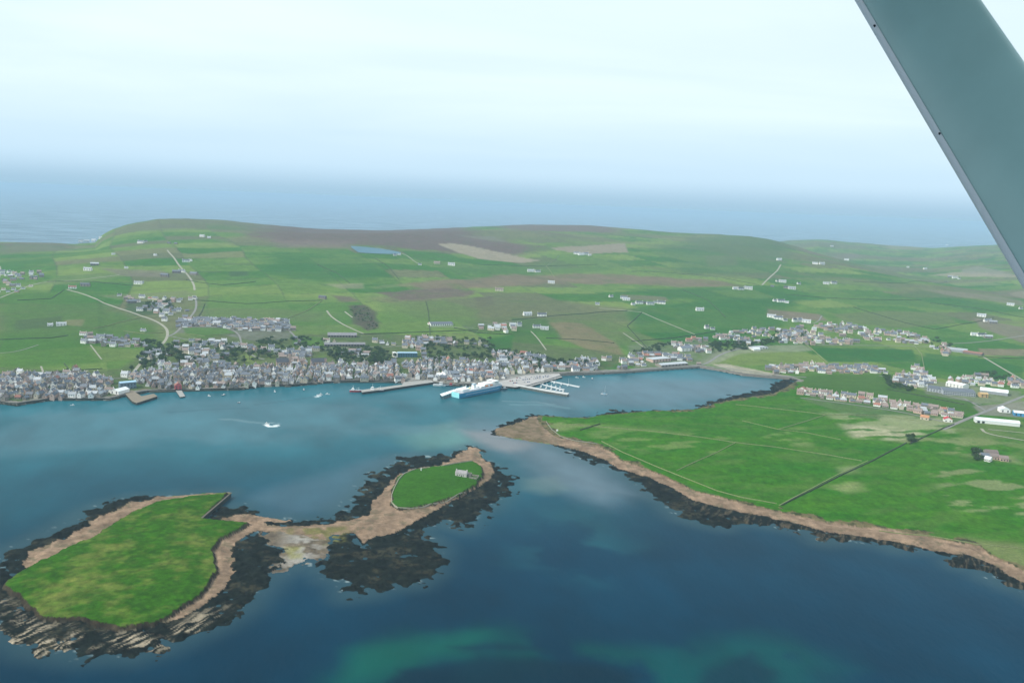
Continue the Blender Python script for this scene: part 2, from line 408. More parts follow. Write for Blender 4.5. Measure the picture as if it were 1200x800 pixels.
    region([(640,378),(680,378),(720,400),(732,416),(700,414),(660,398)], (0.155,0.125,0.070), 0.85, 10, 12, 0.4)
    region([(600,372),(640,374),(660,396),(600,392)], lush, 0.5, 8, 4)
    region([(600,388),(626,390),(640,412),(602,405)], dgreen, 0.45, 6, 4)
    region([(735,362),(830,352),(930,350),(920,380),(860,398),(790,402),(740,388)], lush, 0.75, 25, 10)
    region([(720,338),(900,340),(960,352),(900,356),(780,350)], lush, 0.6, 25, 10)
    region([(728,345),(780,348),(784,353),(735,351)], (0.14,0.12,0.08), 0.7, 6, 4)
    region([(0,335),(70,342),(150,368),(185,382),(180,402),(120,425),(0,435)], (0.046,0.115,0.014), 0.75, 25, 8)
    region([(100,405),(170,410),(172,420),(120,424)], (0.13,0.16,0.05), 0.5, 10, 6)
    region([(300,345),(400,352),(420,388),(350,392),(240,372),(232,350)], (0.072,0.140,0.028), 0.6, 20, 8)
    region([(445,355),(520,352),(560,362),(560,378),(500,388),(448,386)], (0.082,0.142,0.030), 0.6, 15, 8)
    region([(110,345),(220,340),(228,346),(150,352)], (0.13,0.135,0.075), 0.55, 10, 10)
    region([(115,314),(190,317),(200,325),(140,323)], (0.135,0.125,0.085), 0.8, 8, 6)
    region([(85,320),(150,323),(80,334),(40,333)], pale, 0.4, 12, 8)
    region([(20,375),(75,370),(70,384),(15,386)], (0.050,0.078,0.030), 0.7, 6, 8, 0.6)
    region([(76,375),(98,374),(96,382),(78,381)], (0.15,0.14,0.07), 0.7, 5, 5)
    region([(150,354),(200,352),(200,368),(160,370),(145,362)], dgreen, 0.8, 6, 6, 0.7, 14)
    region([(268,318),(290,318),(292,323),(270,324)], dgreen, 0.8, 8, 4)
    region([(383,333),(425,332),(426,338),(400,338)], tan, 0.5, 8, 6)
    region([(430,336),(480,332),(485,335),(440,338)], pale, 0.5, 10, 8)
    region([(330,300),(430,302),(460,325),(380,330),(300,320)], lush, 0.6, 40, 10)
    region([(470,300),(560,312),(700,302),(760,310),(700,318),(540,320)], (0.060,0.120,0.030), 0.6, 50, 20)
    region([(765,290),(840,276),(900,280),(930,296),(905,325),(800,322)], (0.045,0.100,0.030), 0.6, 90, 30)
    region([(900,362),(960,368),(970,376),(930,374),(900,370)], (0.15,0.12,0.085), 0.9, 8, 5)
    region([(975,368),(1040,364),(1110,366),(1120,378),(1060,384),(990,378)], (0.095,0.125,0.045), 0.9, 10, 6)
    region([(1085,322),(1130,318),(1195,322),(1195,325),(1120,324)], tan, 0.9, 15, 10)
    region([(1125,316),(1145,312),(1190,322),(1130,320)], (0.17,0.165,0.115), 0.8, 12, 10)
    region([(1080,338),(1130,342),(1200,352),(1200,358),(1110,346)], (0.15,0.14,0.09), 0.8, 12, 10)
    region([(1180,344),(1200,340),(1230,350),(1200,350)], (0.18,0.16,0.11), 0.8, 12, 10)
    region([(1110,331),(1160,330),(1175,334),(1120,335)], pale, 0.6, 12, 8)
    region([(1140,372),(1210,385),(1240,400),(1200,402),(1150,384)], (0.15,0.13,0.09), 0.9, 8, 5)
    region([(1146,408),(1240,410),(1240,418),(1150,416)], (0.165,0.135,0.085), 0.9, 5, 3)
    region([(935,290),(1000,296),(1010,300),(950,298)], (0.14,0.12,0.09), 0.6, 40, 20)
    region([(1040,286),(1090,290),(1080,293),(1040,291)], tan, 0.5, 40, 20)
    region([(1000,352),(1080,340),(1200,362),(1200,372),(1100,362)], lush, 0.5, 30, 10)
    # flat land round the head of the bay
    region([(820,424),(850,418),(870,412),(945,412),(965,422),(940,426),(880,428),(850,428)], (0.118,0.165,0.040), 0.95, 8, 4)
    region([(840,412),(870,405),(940,404),(960,410),(935,412),(870,414),(830,428),(822,424)], (0.20,0.21,0.14), 0.7, 5, 4)
    region([(833,427),(850,426),(900,436),(930,441),(900,440),(868,437)], (0.30,0.27,0.21), 0.9, 3, 2)
    region([(950,407),(1070,410),(1075,424),(970,424)], lush, 0.95, 6, 3)
    region([(1085,414),(1140,418),(1200,430),(1200,447),(1130,440),(1075,428)], lush, 0.8, 6, 4)
    region([(935,440),(1045,438),(1050,450),(1120,466),(1170,476),(1130,486),(1030,466),(940,456)], (0.045,0.100,0.016), 0.9, 8, 4)
    region([(960,460),(1100,482),(1140,492),(1100,500),(1000,488),(940,468)], (0.14,0.13,0.10), 0.35, 5, 3)
    region([(1078,445),(1195,458),(1198,470),(1150,473),(1085,462)], (0.16,0.16,0.13), 0.55, 4, 3, 0.4, 10)
    region([(1140,476),(1200,470),(1240,480),(1240,492),(1150,486)], (0.19,0.175,0.15), 0.8, 4, 2)
    region([(0,430),(60,434),(140,432),(180,408),(300,380),(345,392),(440,390),(600,400),(700,410),(740,418),(700,440),(600,452),(0,474)], (0.075,0.095,0.040), 0.85, 10, 8, 0.7, 14)
    region([(215,372),(335,375),(345,396),(300,400),(260,392),(205,390)], (0.12,0.125,0.10), 0.8, 6, 4, 0.6, 10)
    region([(215,384),(262,384),(278,390),(240,396),(218,392)], bright, 0.85, 4, 2)
    region([(340,392),(385,396),(384,408),(345,406)], bright, 0.7, 4, 4)
    region([(283,410),(300,414),(303,426),(285,428)], (0.12,0.16,0.045), 0.9, 4, 3)
    region([(570,398),(602,392),(600,410),(578,410)], lush, 0.8, 5, 3)
    region([(735,405),(830,398),(850,410),(825,428),(745,432)], (0.13,0.14,0.10), 0.6, 6, 5, 0.6, 12)
    region([(585,440),(650,436),(700,434),(820,428),(822,431),(700,437.5),(655,441),(600,453),(575,452)], (0.26,0.25,0.23), 0.9, 3, 2, 0.2)
    region([(474,438),(520,437),(600,436),(600,452),(528,453),(508,451),(474,449)], (0.22,0.21,0.195), 0.95, 3, 3, 0.5, 12)
    # pale worn streaks on the peninsula
    str_ = fbm(x*0.45+y*0.10, y*1.0-x*0.30, 24, 88, 5)
    def worn(pts, colr, lo=0.42, hi=0.62, amt=0.8):
        poly = poly0(pts); w = sstep(-14, 14, sdist(x, y, poly, 14.2))*sstep(lo, hi, str_)*amt
        w = w[..., None]; c[...] = c*(1-w)+np.array(colr)*w
    worn([(985,500),(1050,502),(1085,512),(1060,520),(1000,516)], (0.36,0.33,0.22), 0.33, 0.55, 0.9)
    worn([(965,486),(1120,492),(1130,512),(1040,506),(975,494)], (0.23,0.25,0.13), 0.42, 0.6, 0.8)
    worn([(1050,512),(1160,516),(1200,548),(1120,536),(1060,528)], (0.19,0.21,0.09), 0.42, 0.6, 0.7)
    worn([(890,508),(940,504),(950,526),(895,524)], (0.20,0.24,0.09), 0.42, 0.62, 0.7)
    worn([(700,500),(860,516),(840,534),(740,530),(690,512)], (0.15,0.21,0.06), 0.46, 0.66, 0.7)
    worn([(1090,580),(1200,602),(1200,622),(1120,600)], (0.20,0.24,0.10), 0.46, 0.62, 0.8)
    worn([(975,570),(1005,568),(1010,578),(980,582)], (0.22,0.25,0.10), 0.3, 0.6, 0.8)
    worn([(985,552),(1000,550),(1000,556),(988,558)], (0.25,0.27,0.14), 0.2, 0.5, 0.8)
    worn([(640,490),(690,492),(690,504),(652,508),(640,500)], (0.16,0.19,0.07), 0.45, 0.65, 0.8)
    worn([(640,490),(860,470),(930,455),(1200,560),(1300,700),(1150,655),(900,600),(700,522)], (0.075, 0.130, 0.026), 0.52, 0.70, 0.4)
    worn([(1080,545),(1200,560),(1240,620),(1120,600)], (0.16,0.19,0.08), 0.50, 0.62, 0.8)
    worn([(1130,634),(1200,642),(1230,690),(1170,664)], (0.14,0.16,0.06), 0.1, 0.5, 0.85)
    worn([(1120,500),(1200,492),(1300,520),(1200,540),(1130,520)], (0.12,0.16,0.05), 0.35, 0.6, 0.7)
    region([(1110,500),(1150,494),(1230,500),(1240,520),(1130,516)], (0.088,0.135,0.035), 0.7, 8, 4, sea=True)
    # coast bands of the mainland: dark wet stone wall then quay edge
    town = (D > 1380) & (land < 60)
    on = land > -5.5
    q_ = (on & (land < 14) & (D > 1300)); q_ &= polydist(x, y, poly0(TOWN_COAST), False, 15) < 14.5
    c[q_] = (np.array((0.17, 0.16, 0.14))*(0.6+0.8*fbm(x, y, 6, 141, 3)[..., None]))[q_]
    wallz = q_ & (GZ < 2.6)
    c[wallz] = (0.020, 0.026, 0.017)
    wb = (on & (GZ < 3.1) & (D <= 1300))
    c[wb] = (0.15, 0.11, 0.07)
    fr = (~q_) & on & (land < 3+14*sstep(0.42, 0.7, fbm(x, y, 24, 143, 3))) & (D < 2500)
    fk = sstep(0.3, 0.6, fbm(x, y, 5, 144, 3))[..., None]
    fc_ = np.array((0.030, 0.040, 0.014))*(1-fk)+np.array((0.125, 0.105, 0.050))*fk
    c[fr] = fc_[fr]
    # holm turf
    holm = MK['holm']
    hn = fbm(x, y*0.8, 42, 101, 5); hs = fbm(x*0.6+y*0.2, y*0.8-x*0.3, 8, 102, 4)
    hmix = np.clip((hn-0.33)*1.7+(hs-0.5)*1.6, 0, 1)[..., None]
    hg = np.array((0.026, 0.086, 0.003))*(1-hmix)+np.array((0.125, 0.148, 0.030))*hmix
    hg = hg*(0.6+0.8*fbm(x, y, 5, 104, 3)[..., None])
    inner = inpoly(x, y, poly0([(440,530),(610,530),(610,610),(440,610)]))
    hi2 = np.array((0.030, 0.100, 0.006))*(0.85+0.3*hn[..., None])
    hg = np.where(inner[..., None], hi2, hg)
    cr = np.full(x.shape+(3,), 1.0)*np.array((0.038, 0.030, 0.018))*(0.35+1.3*fbm(x, y, 4, 106, 2)[..., None])  # cliff edge tone: dark vegetation with near-side shadow put in
    # sand
    sand = MK['sand']; weed = MK['weed']; rock = MK['rock']; mud = MK['mud']
    # strata run across the ledges
    p1 = P0(60, 752); p2 = P0(118, 727); dv = (p2-p1)/np.linalg.norm(p2-p1); nv = np.array((-dv[1], dv[0]))
    su = x*dv[0]+y*dv[1]; sv = x*nv[0]+y*nv[1]
    strat = fbm((su+6*fbm(x, y, 25, 118, 2))/6.5, (sv+5*fbm(x, y, 30, 119, 2))/0.95, 2.0, 111, 4)
    wcol = np.array((0.008, 0.011, 0.008))*(0.2+1.6*fbm(x, y, 5, 112, 4)[..., None])
    lv = (sstep(0.54, 0.70, fbm(x, y, 17, 113, 4))*sstep(0.35, 0.6, fbm(x, y, 3.5, 114, 2)))[..., None]*0.38
    wcol = wcol*(1-lv)+np.array((0.075, 0.065, 0.038))*lv
    ledge = sstep(0, 25, sdist(x, y, poly0([(-60,660),(10,690),(60,722),(130,735),(200,728),(225,712),(262,700),(285,710),(230,770),(-60,790)]), 30))
    light = (sstep(0.50, 0.70, strat)*ledge*sstep(0.36, 0.58, fbm(x, y, 16, 117, 4)))[..., None]
    wcol = wcol*(1-light)+np.array((0.30, 0.25, 0.18))*light
    pen2 = (sstep(0, 20, sdist(x, y, poly0([(780,560),(1300,690),(1300,760),(900,625),(800,600)]), 22))*sstep(0.55, 0.7, strat))[..., None]*0.4
    wcol = wcol*(1-pen2)+np.array((0.15, 0.115, 0.075))*pen2
    scol = np.array((0.235, 0.162, 0.108))*(0.42+1.0*fbm(x, y, 9, 121, 4)[..., None])
    sw = (sstep(0.52, 0.68, fbm(x, y, 11, 122, 4))*sstep(0.3, 0.55, fbm(x, y, 3.5, 123, 2)))[..., None]*0.75
    scol = scol*(1-sw)+np.array((0.12, 0.10, 0.062))*sw
    tip = sstep(0, 12, sdist(x, y, poly0([(575,512),(578,500),(600,496),(628,487),(650,520),(625,522)]), 14))[..., None]
    tn = sstep(0.35, 0.6, fbm(x, y, 10, 124, 4))[..., None]
    scol = scol*(1-tip*0.9)+(np.array((0.115, 0.092, 0.050))*tn+np.array((0.17, 0.125, 0.080))*(1-tn))*tip*0.9
    offland = (land < -4.5) | ((D <= 1300) & (land < 0.8))
    offland &= holm < -1.6
    mq = (sstep(-16, 14, sdist(x, y, poly0([(338,624),(372,628),(376,640),(366,656),(352,668),(333,668)]), 17))*sstep(0.3, 0.5, fbm(x, y, 12, 134, 3)))[..., None]
    mudc = np.array((0.120, 0.095, 0.066))*(0.35+1.2*fbm(x, y, 7, 131, 4)[..., None])*(1-mq)+np.array((0.27, 0.25, 0.22))*(0.8+0.4*fbm(x, y, 9, 135, 3)[..., None])*mq
    mw = offland & (weed > -6)
    c[mw] = wcol[mw]
    mm = offland & (mud > -2); c[mm] = (mudc)[mm]
    ys_ = sstep(0.52, 0.66, fbm(x, y, 20, 132, 3))
    yel = inpoly(x, y, poly0([(330,641),(352,640),(352,654),(336,656)]))
    yw = (sstep(-6, 6, sdist(x+(rock-.5)*16, y+(ys_-.5)*6, poly0([(332,643),(350,642),(351,652),(338,654)]), 7))*0.7*mm)[..., None]; c[...] = c*(1-yw)+np.array((0.22, 0.21, 0.06))*yw
    tb = inpoly(x, y, poly0([(345,622),(400,620),(405,634),(385,642),(372,634),(350,630)])) & offland
    pass
    ms = offland & (sand > 0-2*(rock-0.4)*4) & (sand > -3)
    c[ms] = scol[ms]
    tw = (sstep(-8, 6, sdist(x+(rock-.5)*24, y+(ys_-.5)*8, poly0([(345,623),(400,621),(405,632),(385,640),(374,632),(350,628)]), 9))*sstep(0.3, 0.55, fbm(x, y, 8, 133, 3))*0.85*offland)[..., None]
    c[...] = c*(1-tw)+np.array((0.13, 0.125, 0.04))*tw
    mh = holm > 0.6; c[mh] = hg[mh]
    mc = (holm > -1.6) & (holm <= 0.6); c[mc] = cr[mc]
    # sea bottom
    sb = (GZ < -0.4) & offland
    c[sb & (weed <= -6)] = (0.05, 0.07, 0.06)
    return np.clip(c, 0.003, 0.9)
GC = paint_land(); tick('paint')

def sea_polar_mesh(name, X, Y, Z, C, keep, mat):
    nr, nc = X.shape
    idx = -np.ones(X.shape, np.int64)
    q = keep[:-1, :-1] | keep[1:, :-1] | keep[:-1, 1:] | keep[1:, 1:]
    used = np.zeros(X.shape, bool)
    used[:-1, :-1] |= q; used[1:, :-1] |= q; used[:-1, 1:] |= q; used[1:, 1:] |= q
    idx[used] = np.arange(used.sum())
    co = np.stack([X[used], Y[used], Z[used]], -1).astype(np.float32)
    a = idx[:-1, :-1][q]; b = idx[:-1, 1:][q]; c = idx[1:, 1:][q]; d = idx[1:, :-1][q]
    faces = np.stack([a, b, c, d], -1)[:, ::-1]
    # orient upward
    me = bpy.data.meshes.new(name)
    me.vertices.add(len(co)); me.vertices.foreach_set("co", co.ravel())
    me.loops.add(faces.size); me.loops.foreach_set("vertex_index", faces.astype(np.int32).ravel())
    me.polygons.add(len(faces)); me.polygons.foreach_set("loop_start", np.arange(0, faces.size, 4, dtype=np.int32))
    me.polygons.foreach_set("loop_total", np.full(len(faces), 4, np.int32))
    me.polygons.foreach_set("use_smooth", np.ones(len(faces), bool))
    me.update(calc_edges=True)
    at_ = me.attributes.new("Col", 'FLOAT_COLOR', 'POINT')
    cc = np.concatenate([C[used], np.ones((used.sum(), 1))], -1).astype(np.float32)
    at_.data.foreach_set("color", cc.ravel())
    if me.polygons[0].normal.z < 0: me.flip_normals()
    me.materials.append(mat)
    o = bpy.data.objects.new(name, me); COL.objects.link(o)
    return o

# ------------------------------------------------------------------ materials
MATS = {}
def newmat(name):
    m = bpy.data.materials.new(name); m.use_nodes = True
    nt = m.node_tree; b = nt.nodes['Principled BSDF']; return m, nt, b
def pm(name, col, rough=0.8, var=0.15, scale=0.4, spec=0.3, metal=0.0, perobj=0.0):
    if name in MATS: return MATS[name]
    m, nt, b = newmat(name); n = nt.nodes; l = nt.links
    t = n.new('ShaderNodeTexCoord'); no = n.new('ShaderNodeTexNoise'); no.inputs['Scale'].default_value = scale
    no.inputs['Detail'].default_value = 4
    l.new(t.outputs['Object'], no.inputs['Vector'])
    mr = n.new('ShaderNodeMapRange'); mr.inputs[1].default_value = 0.25; mr.inputs[2].default_value = 0.75
    mr.inputs[3].default_value = 1-var; mr.inputs[4].default_value = 1+var
    l.new(no.outputs[0], mr.inputs[0])
    v = mr.outputs[0]
    if perobj:
        oi = n.new('ShaderNodeObjectInfo'); m2 = n.new('ShaderNodeMapRange')
        m2.inputs[3].default_value = 1-perobj; m2.inputs[4].default_value = 1+perobj
        l.new(oi.outputs['Random'], m2.inputs[0])
        mu = n.new('ShaderNodeMath'); mu.operation = 'MULTIPLY'; l.new(v, mu.inputs[0]); l.new(m2.outputs[0], mu.inputs[1]); v = mu.outputs[0]
    hsv = n.new('ShaderNodeMix'); hsv.data_type = 'RGBA'; hsv.blend_type = 'MULTIPLY'; hsv.inputs[0].default_value = 1
    hsv.inputs[6].default_value = (*col, 1); l.new(v, hsv.inputs[7])
    l.new(hsv.outputs[2], b.inputs['Base Color'])
    b.inputs['Roughness'].default_value = rough; b.inputs['Metallic'].default_value = metal
    b.inputs['Specular IOR Level'].default_value = spec
    MATS[name] = m; return m
def land_mat():
    m, nt, b = newmat("land"); n = nt.nodes; l = nt.links
    a = n.new('ShaderNodeAttribute'); a.attribute_name = "Col"
    g = n.new('ShaderNodeNewGeometry')
    prev = a.outputs['Color']
    for sc, lo, hi in ((0.22, 0.82, 1.18), (0.05, 0.90, 1.10), (0.9, 0.85, 1.15)):
        no = n.new('ShaderNodeTexNoise'); no.inputs['Scale'].default_value = sc; no.inputs['Detail'].default_value = 4
        l.new(g.outputs['Position'], no.inputs['Vector'])
        mr = n.new('ShaderNodeMapRange'); mr.inputs[1].default_value = 0.3; mr.inputs[2].default_value = 0.7
        mr.inputs[3].default_value = lo; mr.inputs[4].default_value = hi; l.new(no.outputs[0], mr.inputs[0])
        mx = n.new('ShaderNodeMix'); mx.data_type = 'RGBA'; mx.blend_type = 'MULTIPLY'; mx.inputs[0].default_value = 1
        l.new(prev, mx.inputs[6]); l.new(mr.outputs[0], mx.inputs[7]); prev = mx.outputs[2]
    l.new(prev, b.inputs['Base Color'])
    no = n.new('ShaderNodeTexNoise'); no.inputs['Scale'].default_value = 0.35; no.inputs['Detail'].default_value = 5
    l.new(g.outputs['Position'], no.inputs['Vector'])
    bu = n.new('ShaderNodeBump'); bu.inputs['Strength'].default_value = 0.5; bu.inputs['Distance'].default_value = 0.8
    l.new(no.outputs[0], bu.inputs['Height']); l.new(bu.outputs[0], b.inputs['Normal'])
    b.inputs['Roughness'].default_value = 0.95; b.inputs['Specular IOR Level'].default_value = 0.02
    return m
def water_mat():
    m, nt, b = newmat("sea_water"); n = nt.nodes; l = nt.links
    a = n.new('ShaderNodeAttribute'); a.attribute_name = "Col"
    l.new(a.outputs['Color'], b.inputs['Base Color'])
    g = n.new('ShaderNodeNewGeometry')
    mp = n.new('ShaderNodeMapping'); mp.inputs['Rotation'].default_value = (0, 0, R(25)); mp.inputs['Scale'].default_value = (1, 0.45, 1)
    l.new(g.outputs['Position'], mp.inputs['Vector'])
    n1 = n.new('ShaderNodeTexNoise'); n1.inputs['Scale'].default_value = 0.16; n1.inputs['Detail'].default_value = 6; n1.inputs['Roughness'].default_value = 0.62
    l.new(mp.outputs[0], n1.inputs['Vector'])
    bu = n.new('ShaderNodeBump'); bu.inputs['Strength'].default_value = 0.5; bu.inputs['Distance'].default_value = 0.9
    l.new(n1.outputs[0], bu.inputs['Height'])
    l.new(bu.outputs[0], b.inputs['Normal'])
    # slicks: calmer and rougher lanes
    n2 = n.new('ShaderNodeTexNoise'); n2.inputs['Scale'].default_value = 0.006; n2.inputs['Detail'].default_value = 3
    mp2 = n.new('ShaderNodeMapping'); mp2.inputs['Rotation'].default_value = (0, 0, R(-12)); mp2.inputs['Scale'].default_value = (0.35, 1, 1)
    l.new(g.outputs['Position'], mp2.inputs['Vector']); l.new(mp2.outputs[0], n2.inputs['Vector'])
    mr = n.new('ShaderNodeMapRange'); mr.inputs[1].default_value = 0.35; mr.inputs[2].default_value = 0.65
    mr.inputs[3].default_value = 0.08; mr.inputs[4].default_value = 0.24; l.new(n2.outputs[0], mr.inputs[0])
    l.new(mr.outputs[0], b.inputs['Roughness'])
    b.inputs['IOR'].default_value = 1.333; b.inputs['Specular IOR Level'].default_value = 0.022
    b.inputs['Specular Tint'].default_value = (0.45, 0.80, 1.0, 1)
    return m
MLAND = land_mat(); MWATER = water_mat()

keep = (GZ > -0.5)
keep2 = keep.copy()
keep2[1:] |= keep[:-1]; keep2[:-1] |= keep[1:]; keep2[:, 1:] |= keep[:, :-1]; keep2[:, :-1] |= keep[:, 1:]
terrain = sea_polar_mesh("ground", GX, GY, GZ, GC, keep2, MLAND); terrain['kind'] = 'structure'
# seabed so nothing floats over a void
sbm = bpy.data.meshes.new("seabed")
sbm.from_pydata([(-70000,-70000,-7),(70000,-70000,-7),(70000,70000,-7),(-70000,70000,-7)], [], [(0,1,2,3)])
sbm.materials.append(pm('seabed', (0.05,0.07,0.06))); sbo = bpy.data.objects.new("seabed", sbm); COL.objects.link(sbo); sbo['kind'] = 'structure'

# ------------------------------------------------------------------ sea
def build_sea():
    azs = np.concatenate([np.linspace(-math.pi, R(-40), 40)[:-1], np.linspace(R(-40), R(40), 620), np.linspace(R(40), math.pi, 40)[1:]])
    ths = np.concatenate([np.linspace(R(89.5), R(32), 30)[:-1], np.linspace(R(32), R(1.3), 560), CAM_H_far()])
    Dr = CAM_H/np.tan(ths)
    A, DD = np.meshgrid(azs, Dr); X = DD*np.sin(A); Y = DD*np.cos(A)
    D = DD
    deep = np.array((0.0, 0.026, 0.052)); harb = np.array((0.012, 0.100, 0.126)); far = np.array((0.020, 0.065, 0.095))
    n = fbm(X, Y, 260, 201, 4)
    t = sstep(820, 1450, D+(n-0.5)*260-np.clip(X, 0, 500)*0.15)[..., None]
    c = deep*(1-t)+harb*t  # paler with distance: sky reflection put into the water colour
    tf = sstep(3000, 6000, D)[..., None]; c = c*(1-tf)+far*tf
    def patch(pts, colr, soft, amt, lo=None, hi=None, sc=60, seed=5, warp=40):
        p = poly0(pts)
        w1 = (fbm(X, Y, 70, 211+seed, 3)-0.5)*warp*2; w2 = (fbm(X, Y, 70, 231+seed, 3)-0.5)*warp*2
        w = sstep(-soft, soft, sdist(X+w1, Y+w2, p, soft*1.02))*amt
        if lo is not None: w = w*sstep(lo, hi, fbm(X, Y, sc, 251+seed, 4))
        w = w[..., None]; c[...] = c*(1-w)+np.array(colr)*w
    # pale sand under the harbour mouth
    patch([(530,500),(570,492),(630,505),(700,540),(740,580),(700,590),(640,570),(610,540),(570,520),(540,520)], (0.115,0.160,0.190), 45, 0.75, warp=25)
    patch([(470,505),(540,495),(560,515),(540,525),(490,525)], (0.085,0.19,0.17), 35, 0.7, warp=15)
    patch([(545,505),(600,508),(640,520),(600,530),(570,525)], (0.20,0.21,0.22), 18, 0.8, warp=14)
    patch([(610,560),(655,560),(660,575),(640,582),(612,575)], (0.13,0.18,0.16), 14, 0.35, warp=16)
    patch([(700,445),(900,445),(905,455),(860,466),(800,478),(700,478),(620,480),(640,460)], (0.085,0.135,0.165), 60, 0.7, warp=20)
    # slicks and lanes in the harbour
    patch([(0,480),(300,470),(500,470),(700,470),(650,500),(300,520),(0,530)], (0.055,0.125,0.150), 40, 0.6, 0.4, 0.6, 160, 2)
    patch([(300,580),(420,540),(480,530),(440,570),(410,600),(330,605)], (0.05,0.10,0.13), 25, 0.6, warp=15)
    # green sand patch and dark weed in the foreground
    patch([(400,762),(470,746),(600,742),(760,752),(900,750),(960,765),(940,860),(330,860)], (0.001, 0.056, 0.054), 30, 0.75, 0.28, 0.56, 48, 7)
    patch([(408,765),(450,750),(560,746),(560,764),(500,780),(440,800),(390,800)], (0.003, 0.082, 0.062), 20, 0.8, warp=18)
    patch([(620,600),(700,600),(760,640),(700,680),(600,660)], (0.008,0.065,0.085), 50, 0.7, 0.4, 0.6, 70, 3)
    patch([(520,760),(600,757),(640,765),(560,770)], (0.001,0.028,0.045), 8, 0.9, warp=14)
    patch([(470,790),(560,775),(680,780),(740,790),(740,830),(450,830)], (0.001, 0.020, 0.036), 10, 0.9, warp=18)
    patch([(820,780),(880,768),(900,790),(860,830),(780,830)], (0.001, 0.020, 0.036), 10, 0.8, warp=18)
    wv = fbm(X*0.8+Y*0.2, Y*0.45-X*0.1, 38, 281, 4); wv2 = fbm(X*0.5+Y*0.3, Y*0.3-X*0.1, 150, 283, 3)
    c *= (1+((wv-0.5)*0.55+(wv2-0.5)*0.55)*(1-sstep(1600, 3500, D)))[..., None]  # streaky tone noise stands in for wave glints
    # shallows: water near the shores turns lighter and greener
    near = D < 1300
    sh = np.full(X.shape, 0.0)
    best = np.full(X.shape, -60.0)
    for p in WEEDS[:6]+SANDS[:4]:
        best[near] = np.maximum(best[near], sdist(X[near]+(n[near]-.5)*40, Y[near], p, 60))
    sh = sstep(-34, 4, best)*0.55
    c = c*(1-sh[..., None])+np.array((0.035, 0.075, 0.085))*sh[..., None]
    # broken bright water at the reef edges
    fo = sstep(-9, -1, best)*sstep(0.70, 0.80, fbm(X, Y, 6, 271, 3))*(D < 1250)*0.55
    c = c*(1-fo[..., None])+np.array((0.30, 0.36, 0.36))*fo[..., None]
    # wakes (foam lying on the water)
    def wake(pts, width, colr, amt):
        w = 1-sstep(width*0.4, width, polydist(X, Y, poly0(pts), False, width*1.5))
        w = (w*amt)[..., None]; c[...] = c*(1-w)+np.array(colr)*w
    wake([(312,497.5),(315,499.5),(321,499.6),(325,498)], 4.5, (0.75,0.8,0.8), 0.95)
    wake([(311,496),(318,495.5),(327,496)], 3, (0.3,0.38,0.4), 0.5)
    wake([(260,491),(275,491.5),(290,494),(312,496)], 7, (0.12,0.2,0.22), 0.5)
    wake([(370,465),(374,463.5)], 5, (0.7,0.75,0.75), 0.8)
    wake([(370,465),(340,469),(300,474)], 4, (0.015,0.06,0.08), 0.6)
    wake([(600,474),(640,474),(665,478)], 9, (0.10,0.2,0.22), 0.4)
    wake([(590,470),(630,471),(650,474)], 5, (0.16,0.24,0.26), 0.35)
    wake([(200,483),(240,480),(290,478)], 6, (0.015,0.07,0.09), 0.5)
    keep = np.ones(X.shape, bool)
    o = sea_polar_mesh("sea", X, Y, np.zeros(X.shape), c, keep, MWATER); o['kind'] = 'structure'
    return o
def CAM_H_far():
    return np.arctan2(CAM_H, np.array([17000, 20000, 25000, 32000, 42000, 60000.0]))
build_sea(); tick('sea')

# ------------------------------------------------------------------ air
hb = bpy.data.meshes.new("haze")
x0, x1, y0, y1, z0, z1 = -72000, 72000, -72000, 72000, -8.0, 358.0
hb.from_pydata([(x0,y0,z0),(x1,y0,z0),(x1,y1,z0),(x0,y1,z0),(x0,y0,z1),(x1,y0,z1),(x1,y1,z1),(x0,y1,z1)], [],
               [(3,2,1,0),(4,5,6,7),(0,1,5,4),(1,2,6,5),(2,3,7,6),(3,0,4,7)])
hm = bpy.data.materials.new("haze"); hm.use_nodes = True; hn_ = hm.node_tree; hn_.nodes.clear()
ho = hn_.nodes.new('ShaderNodeOutputMaterial'); hv = hn_.nodes.new('ShaderNodeVolumePrincipled')
hv.inputs['Density'].default_value = HAZE_DENSITY; hv.inputs['Color'].default_value = (*HAZE_COLOR, 1)
hv.inputs['Anisotropy'].default_value = 0.0
hn_.links.new(hv.outputs[0], ho.inputs['Volume'])
hb.materials.append(hm); hob = bpy.data.objects.new("haze", hb); COL.objects.link(hob); hob['kind'] = 'stuff'
hob['label'] = 'thin pale blue summer haze lying over the islands'

